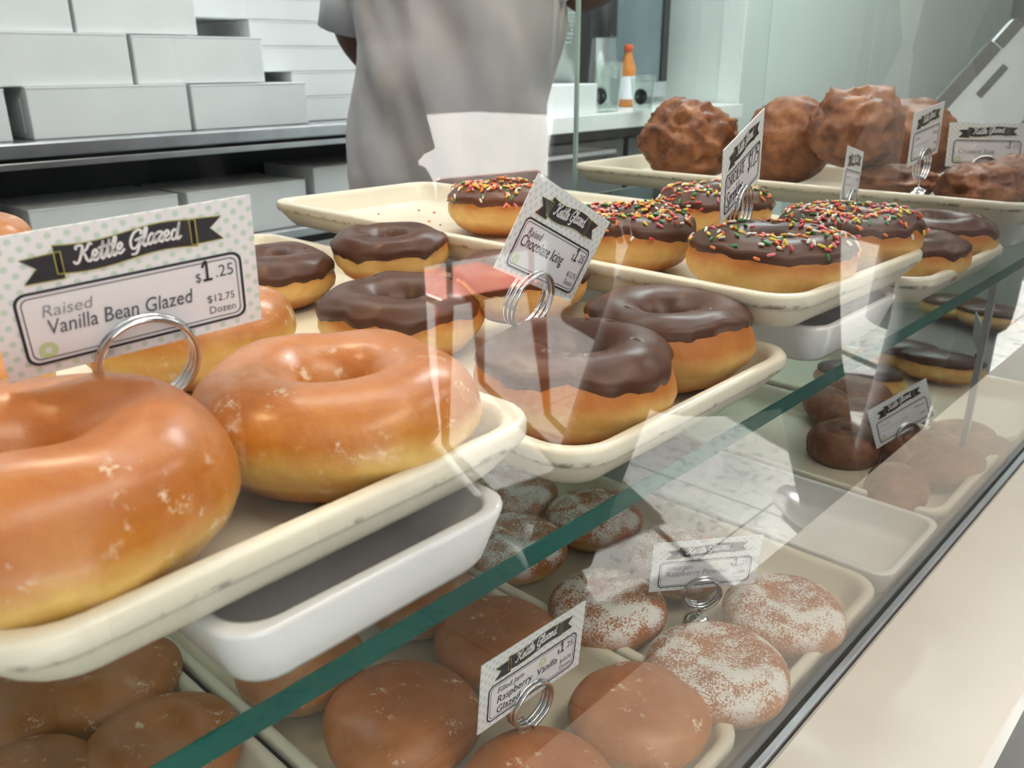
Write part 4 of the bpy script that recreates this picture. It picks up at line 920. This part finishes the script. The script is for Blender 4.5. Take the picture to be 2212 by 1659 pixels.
def hand(wrist, dirn, palm_n, curl=0.5, side=1):
    d = Vector(dirn).normalized(); n = Vector(palm_n); n = (n - d * n.dot(d)).normalized(); s = d.cross(n) * side; w = Vector(wrist)
    out = [skin_mesh({'w': (w, (0.026, 0.018)), 'm': (w + d * 0.045, (0.036, 0.014)), 'k': (w + d * 0.085, (0.038, 0.013))}, [('w', 'm'), ('m', 'k')], 'w')]
    for i, (off, ln) in enumerate(((-0.028, 0.066), (-0.010, 0.076), (0.009, 0.071), (0.027, 0.056))):
        p = w + d * 0.078 + s * off; J = {'a': (p, 0.0092)}; a = 0.15; E_ = []; q = p
        for j, fr_ in enumerate((0.45, 0.32, 0.23)):
            a += curl * (0.5 + 0.25 * j); q = q + (d * math.cos(a) + n * math.sin(a)) * ln * fr_; J['abcd'[j + 1]] = (q, 0.0088 - 0.0008 * j); E_.append(('abcd'[j], 'abcd'[j + 1]))
        out.append(skin_mesh(J, E_, 'a', 1))
    p = w + d * 0.03 - s * 0.028; q = p + (d * 0.6 - s * 0.75 + n * 0.2).normalized() * 0.034; r_ = q + (d * 0.9 - s * 0.2 + n * 0.4).normalized() * 0.030
    out.append(skin_mesh({'a': (p, 0.012), 'b': (q, 0.010), 'c': (r_, 0.0085)}, [('a', 'b'), ('b', 'c')], 'a', 1)); return out
def figure(name, loc, face, arms, label, skin, legs=((-0.09, 0.0), (0.10, 0.0))):
    root = empty(name, loc); Fv = Vector(face).normalized(); S = Vector((-Fv.y, Fv.x, 0))
    Lc = lambda a, b, z: S * a + Fv * b + Vector((0, 0, z))
    J = {'pelvis': (Lc(0, 0, 0.94), (0.150, 0.105)), 'waist': (Lc(0, 0.01, 1.10), (0.140, 0.10)), 'chest': (Lc(0, 0, 1.30), (0.160, 0.11)), 'upper': (Lc(0, -0.01, 1.42), (0.10, 0.08)), 'neck': (Lc(0, 0.0, 1.50), 0.052), 'head': (Lc(0, 0.025, 1.62), (0.075, 0.09)), 'crown': (Lc(0, 0.01, 1.70), (0.062, 0.07))}
    E_ = [('pelvis', 'waist'), ('waist', 'chest'), ('chest', 'upper'), ('upper', 'neck'), ('neck', 'head'), ('head', 'crown')]
    for k, (a, b) in enumerate(legs):
        sg = -1 if k == 0 else 1
        J['hip%d' % k] = (Lc(sg * 0.095, 0, 0.84), 0.088); J['knee%d' % k] = (Lc(sg * 0.10 + (a - sg * 0.1) * 0.5, b * 0.5 + 0.02, 0.48), 0.062); J['ankle%d' % k] = (Lc(a, b, 0.09), 0.042); J['toe%d' % k] = (Lc(a, b + 0.14, 0.036), 0.034)
        E_ += [('pelvis', 'hip%d' % k), ('hip%d' % k, 'knee%d' % k), ('knee%d' % k, 'ankle%d' % k), ('ankle%d' % k, 'toe%d' % k)]
    for k, (sh_, el_, wr_) in enumerate(arms):
        J['sh%d' % k] = (Lc(*sh_), 0.058); J['el%d' % k] = (Lc(*el_), 0.043); J['wr%d' % k] = (Lc(*wr_), 0.028)
        E_ += [('upper', 'sh%d' % k), ('sh%d' % k, 'el%d' % k), ('el%d' % k, 'wr%d' % k)]
    parts = [(skin_mesh(J, E_, 'pelvis'), 0)]
    for k, (sh_, el_, wr_) in enumerate(arms):
        d = (Lc(*wr_) - Lc(*el_)); parts += [(m_, 0) for m_ in hand(Lc(*wr_), d, Vector((0, 0, -1)) if abs(d.normalized().z) < 0.8 else -Fv, 0.5, 1 if k else -1)]
    # face: nose, brow, ears and lips as part of the same skin
    parts.append((skin_mesh({'a': (Lc(0, 0.098, 1.645), 0.008), 'b': (Lc(0, 0.118, 1.605), 0.013)}, [('a', 'b')], 'a', 1), 0))
    for sg in (-1, 1):
        parts.append((skin_mesh({'a': (Lc(sg * 0.076, 0.02, 1.65), (0.012, 0.008)), 'b': (Lc(sg * 0.074, 0.022, 1.605), (0.010, 0.008))}, [('a', 'b')], 'a', 1), 0))
    parts.append((skin_mesh({'a': (Lc(-0.022, 0.098, 1.567), 0.008), 'b': (Lc(0, 0.108, 1.568), 0.010), 'c': (Lc(0.022, 0.098, 1.567), 0.008)}, [('a', 'b'), ('b', 'c')], 'b', 1), 0))
    join_meshes('body', parts, [skin], root)
    for sg in (-1, 1):
        e = lathe('eye', [(0.002, -0.010), (0.008, -0.006), (0.0105, 0), (0.008, 0.006), (0.002, 0.010)], M['whiteink'], root, 12); e.location = Lc(sg * 0.03, 0.092, 1.632)
    V = []
    hr = loft('hair', [[Lc(math.cos(2 * PI * j / 24) * r, math.sin(2 * PI * j / 24) * r * 1.12 + (0.0 if z > 1.66 else -0.02), z) for j in range(24)] for r, z in ((0.080, 1.655), (0.086, 1.685), (0.080, 1.725), (0.058, 1.757), (0.02, 1.772))], M['hair'], root)
    tag(root, label, 'person'); return root, Lc
def cloth(name, rings, Lc, m, parent, n=64, fold=0.0, seed=1.0, stretch=(4, 4, 4), caps=False):
    L_ = []
    for a0, b0, ha, hb, z in rings:
        row = []
        for j in range(n):
            t = 2 * PI * j / n; c, s = math.cos(t), math.sin(t); ex = 0.85
            q = Vector((math.copysign(abs(c) ** ex, c), math.copysign(abs(s) ** ex, s)))
            k = Vector((q.x * ha * stretch[0], q.y * hb * stretch[1], z * stretch[2] + q.x * ha * stretch[0] * 0.8))
            d = fold * (mnoise.noise(k + Vector((seed, 0, 0))) + 0.6 * mnoise.noise(k * 2.1 + Vector((0, seed, 0))))
            row.append(Lc(a0 + q.x * (ha + d), b0 + q.y * (hb + d), z))
        L_.append(row)
    return loft(name, L_, m, parent, cap0=caps, cap1=caps)
def interp(rings, k=6):
    out = []
    for i in range(len(rings) - 1):
        for j in range(k): t = j / k; out.append(tuple(a + (b - a) * t for a, b in zip(rings[i], rings[i + 1])))
    return out + [rings[-1]]
# the worker, image right = negative side of the facing frame, so arms are given (left of picture first)
wk, Lw = figure('person', (1.215, 1.105, 0.0), (-0.732, -0.681, 0),
                (((-0.19, 0, 1.41), (-0.205, -0.06, 1.150), (-0.10, -0.185, 1.03)), ((0.19, 0, 1.41), (0.235, 0.02, 1.205), (0.37, 0.05, 1.30))),
                'person in white shirt and greyish apron behind the case, one arm behind the back', M['skin'])
cloth('shirt', interp([(0, 0, 0.178, 0.130, 0.98), (0, 0, 0.172, 0.132, 1.12), (0, 0, 0.185, 0.135, 1.30), (0, -0.005, 0.175, 0.115, 1.41), (0, -0.005, 0.09, 0.085, 1.475), (0, 0, 0.065, 0.065, 1.495)]), Lw, M['shirt'], wk, fold=0.010, seed=3.3)
for sg, el_ in ((-1, (-0.206, -0.055, 1.165)), (1, (0.233, 0.02, 1.215))):
    a = Lw(sg * 0.15, 0, 1.425); b = Lw(*el_); pts = [a.lerp(b, t) for t in (0, 0.2, 0.4, 0.6, 0.8, 1.0)]
    tube('shirt_sleeve', pts, 0.06, M['shirt'], wk, 20, radii=[0.062, 0.068, 0.066, 0.063, 0.062, 0.064])
ap = cloth('apron', interp([(-0.025, 0.005, 0.196, 0.150, 0.55), (-0.022, 0.005, 0.196, 0.150, 0.78), (-0.020, 0.012, 0.196, 0.152, 0.90), (-0.012, 0.012, 0.192, 0.150, 0.98), (-0.004, 0.012, 0.188, 0.148, 1.06), (0.006, 0.012, 0.186, 0.146, 1.14), (0.006, 0.012, 0.190, 0.148, 1.24), (0.0, 0.012, 0.165, 0.146, 1.36)], 10), Lw, M['apron'], wk, n=120, fold=0.024, seed=8.1, stretch=(9, 9, 4.5))
st1 = tube('apron_neck_strap', [Lw(-0.12, 0.11, 1.36), Lw(-0.085, 0.06, 1.46), Lw(-0.06, -0.05, 1.495), Lw(0.0, -0.075, 1.50), Lw(0.06, -0.05, 1.495), Lw(0.085, 0.06, 1.46), Lw(0.12, 0.11, 1.36)], 0.008, M['apron'], wk, 8)
tr = cloth('trousers', interp([(0, 0.0, 0.172, 0.115, 0.80), (0, 0, 0.172, 0.125, 0.98)]), Lw, M['darkcloth'], wk)
# customers on the near side, seen only as reflections in the front glass; two are added to block haze
hang = lambda w: (((-0.19, 0, 1.41), (-0.23 - w, -0.03, 1.13), (-0.22 - w, 0.06, 0.90)), ((0.19, 0, 1.41), (0.23 + w, -0.03, 1.13), (0.22 + w, 0.06, 0.90)))
for (x_, y_, fx, fy, legs, hem, lb) in ((0.41, -1.20, 0.0, 1.0, ((-0.10, 0.0), (0.09, 0.04)), 0.46, 'added person in a long dark coat, blocking the floor reflection at the left'),  # added figure, screens the sunlit floor from the glass reflection
                                   (1.02, -1.28, 0.2, 0.9, ((-0.08, 0.0), (0.06, 0.05)), 0.30, 'person in a long dark coat on the customer side, reflected at the lower left'),
                                   (3.17, -2.33, 0.5, 0.8, ((-0.09, 0.0), (0.09, 0.03)), 0.10, 'added person in a long dark coat, blocking haze right of the bright window'),  # added figure, blocks reflected haze beside the bright window
                                   (1.56, -0.66, 0.47, -0.88, ((-0.36, 0.03), (0.33, 0.0)), 0.46, 'person in a long dark coat striding, reflected in the middle of the glass'),
                                   (2.42, -0.50, 0.0, 1.0, ((-0.33, 0.0), (0.30, 0.0)), 0.46, 'person in a long dark coat farthest along the ledge, reflected at the right')):
    cu_, Lq = figure('person', (x_, y_, 0.0), (fx, fy, 0), hang(0.0), lb, M['skin'], legs)
    cloth('coat', interp([(0, 0, 0.235, 0.165, hem), (0, 0, 0.215, 0.155, 0.72), (0, 0, 0.20, 0.145, 0.95), (0, 0, 0.20, 0.145, 1.25), (0, 0, 0.19, 0.125, 1.41), (0, 0, 0.07, 0.07, 1.50)]), Lq, M['greycloth'], cu_, fold=0.012, seed=x_)
    for sg in (-1, 1):
        a, b, c = Lq(sg * 0.16, 0, 1.42), Lq(sg * 0.235, -0.03, 1.13), Lq(sg * 0.225, 0.05, 0.92)
        tube('coat_sleeve', [a, a.lerp(b, 0.5), b, b.lerp(c, 0.5), c], 0.06, M['greycloth'], cu_, 18, radii=[0.066, 0.068, 0.06, 0.054, 0.05])
    for k, sg in ((0, -1), (1, 1)):
        a, b = legs[k]; p0, p1, p2 = Lq(sg * 0.095, 0, 0.84), Lq(sg * 0.10 + (a - sg * 0.1) * 0.5, b * 0.5 + 0.02, 0.48), Lq(a, b, 0.10)
        tube('trouser_leg', [p0, p0.lerp(p1, 0.5), p1, p1.lerp(p2, 0.5), p2], 0.08, M['darkcloth'], cu_, 20, radii=[0.10, 0.092, 0.078, 0.074, 0.072])
        tube('shoe', [Lq(a, b - 0.06, 0.05), Lq(a, b, 0.055), Lq(a, b + 0.10, 0.045), Lq(a, b + 0.18, 0.04)], 0.04, M['black'], cu_, 14, radii=[0.040, 0.046, 0.045, 0.034])

# orange chairs on the customer side, seen only as reflections
def chair(loc, rz, label):
    r_ = empty('orange_chair', loc, rz); tag(r_, label, 'chair', 'orange chairs')
    box('seat', (-0.19, -0.19, 0.43), (0.19, 0.19, 0.455), M['orange_plastic'], r_, bevel=0.008, origin=(0, 0, 0))
    box('backrest', (-0.18, 0.16, 0.56), (0.18, 0.185, 0.80), M['orange_plastic'], r_, bevel=0.008, origin=(0, 0, 0))
    for a in (-1, 1):
        for b in (-1, 1): tube('leg', [(a * 0.17, b * 0.17, 0.43), (a * 0.20, b * 0.20, 0.0)], 0.02, M['orange_plastic'], r_, 12, radii=[0.030, 0.012])
        tube('back_post', [(a * 0.15, 0.172, 0.45), (a * 0.15, 0.175, 0.60)], 0.010, M['orange_plastic'], r_, 10)
    return r_
chair((1.86, -1.78, 0), 0.2, 'orange chair on the sunlit floor, reflected left of the chocolate icing card')
chair((3.25, -1.55, 0), -0.4, 'orange chair on the sunlit floor, reflected near the sprinkled doughnuts')
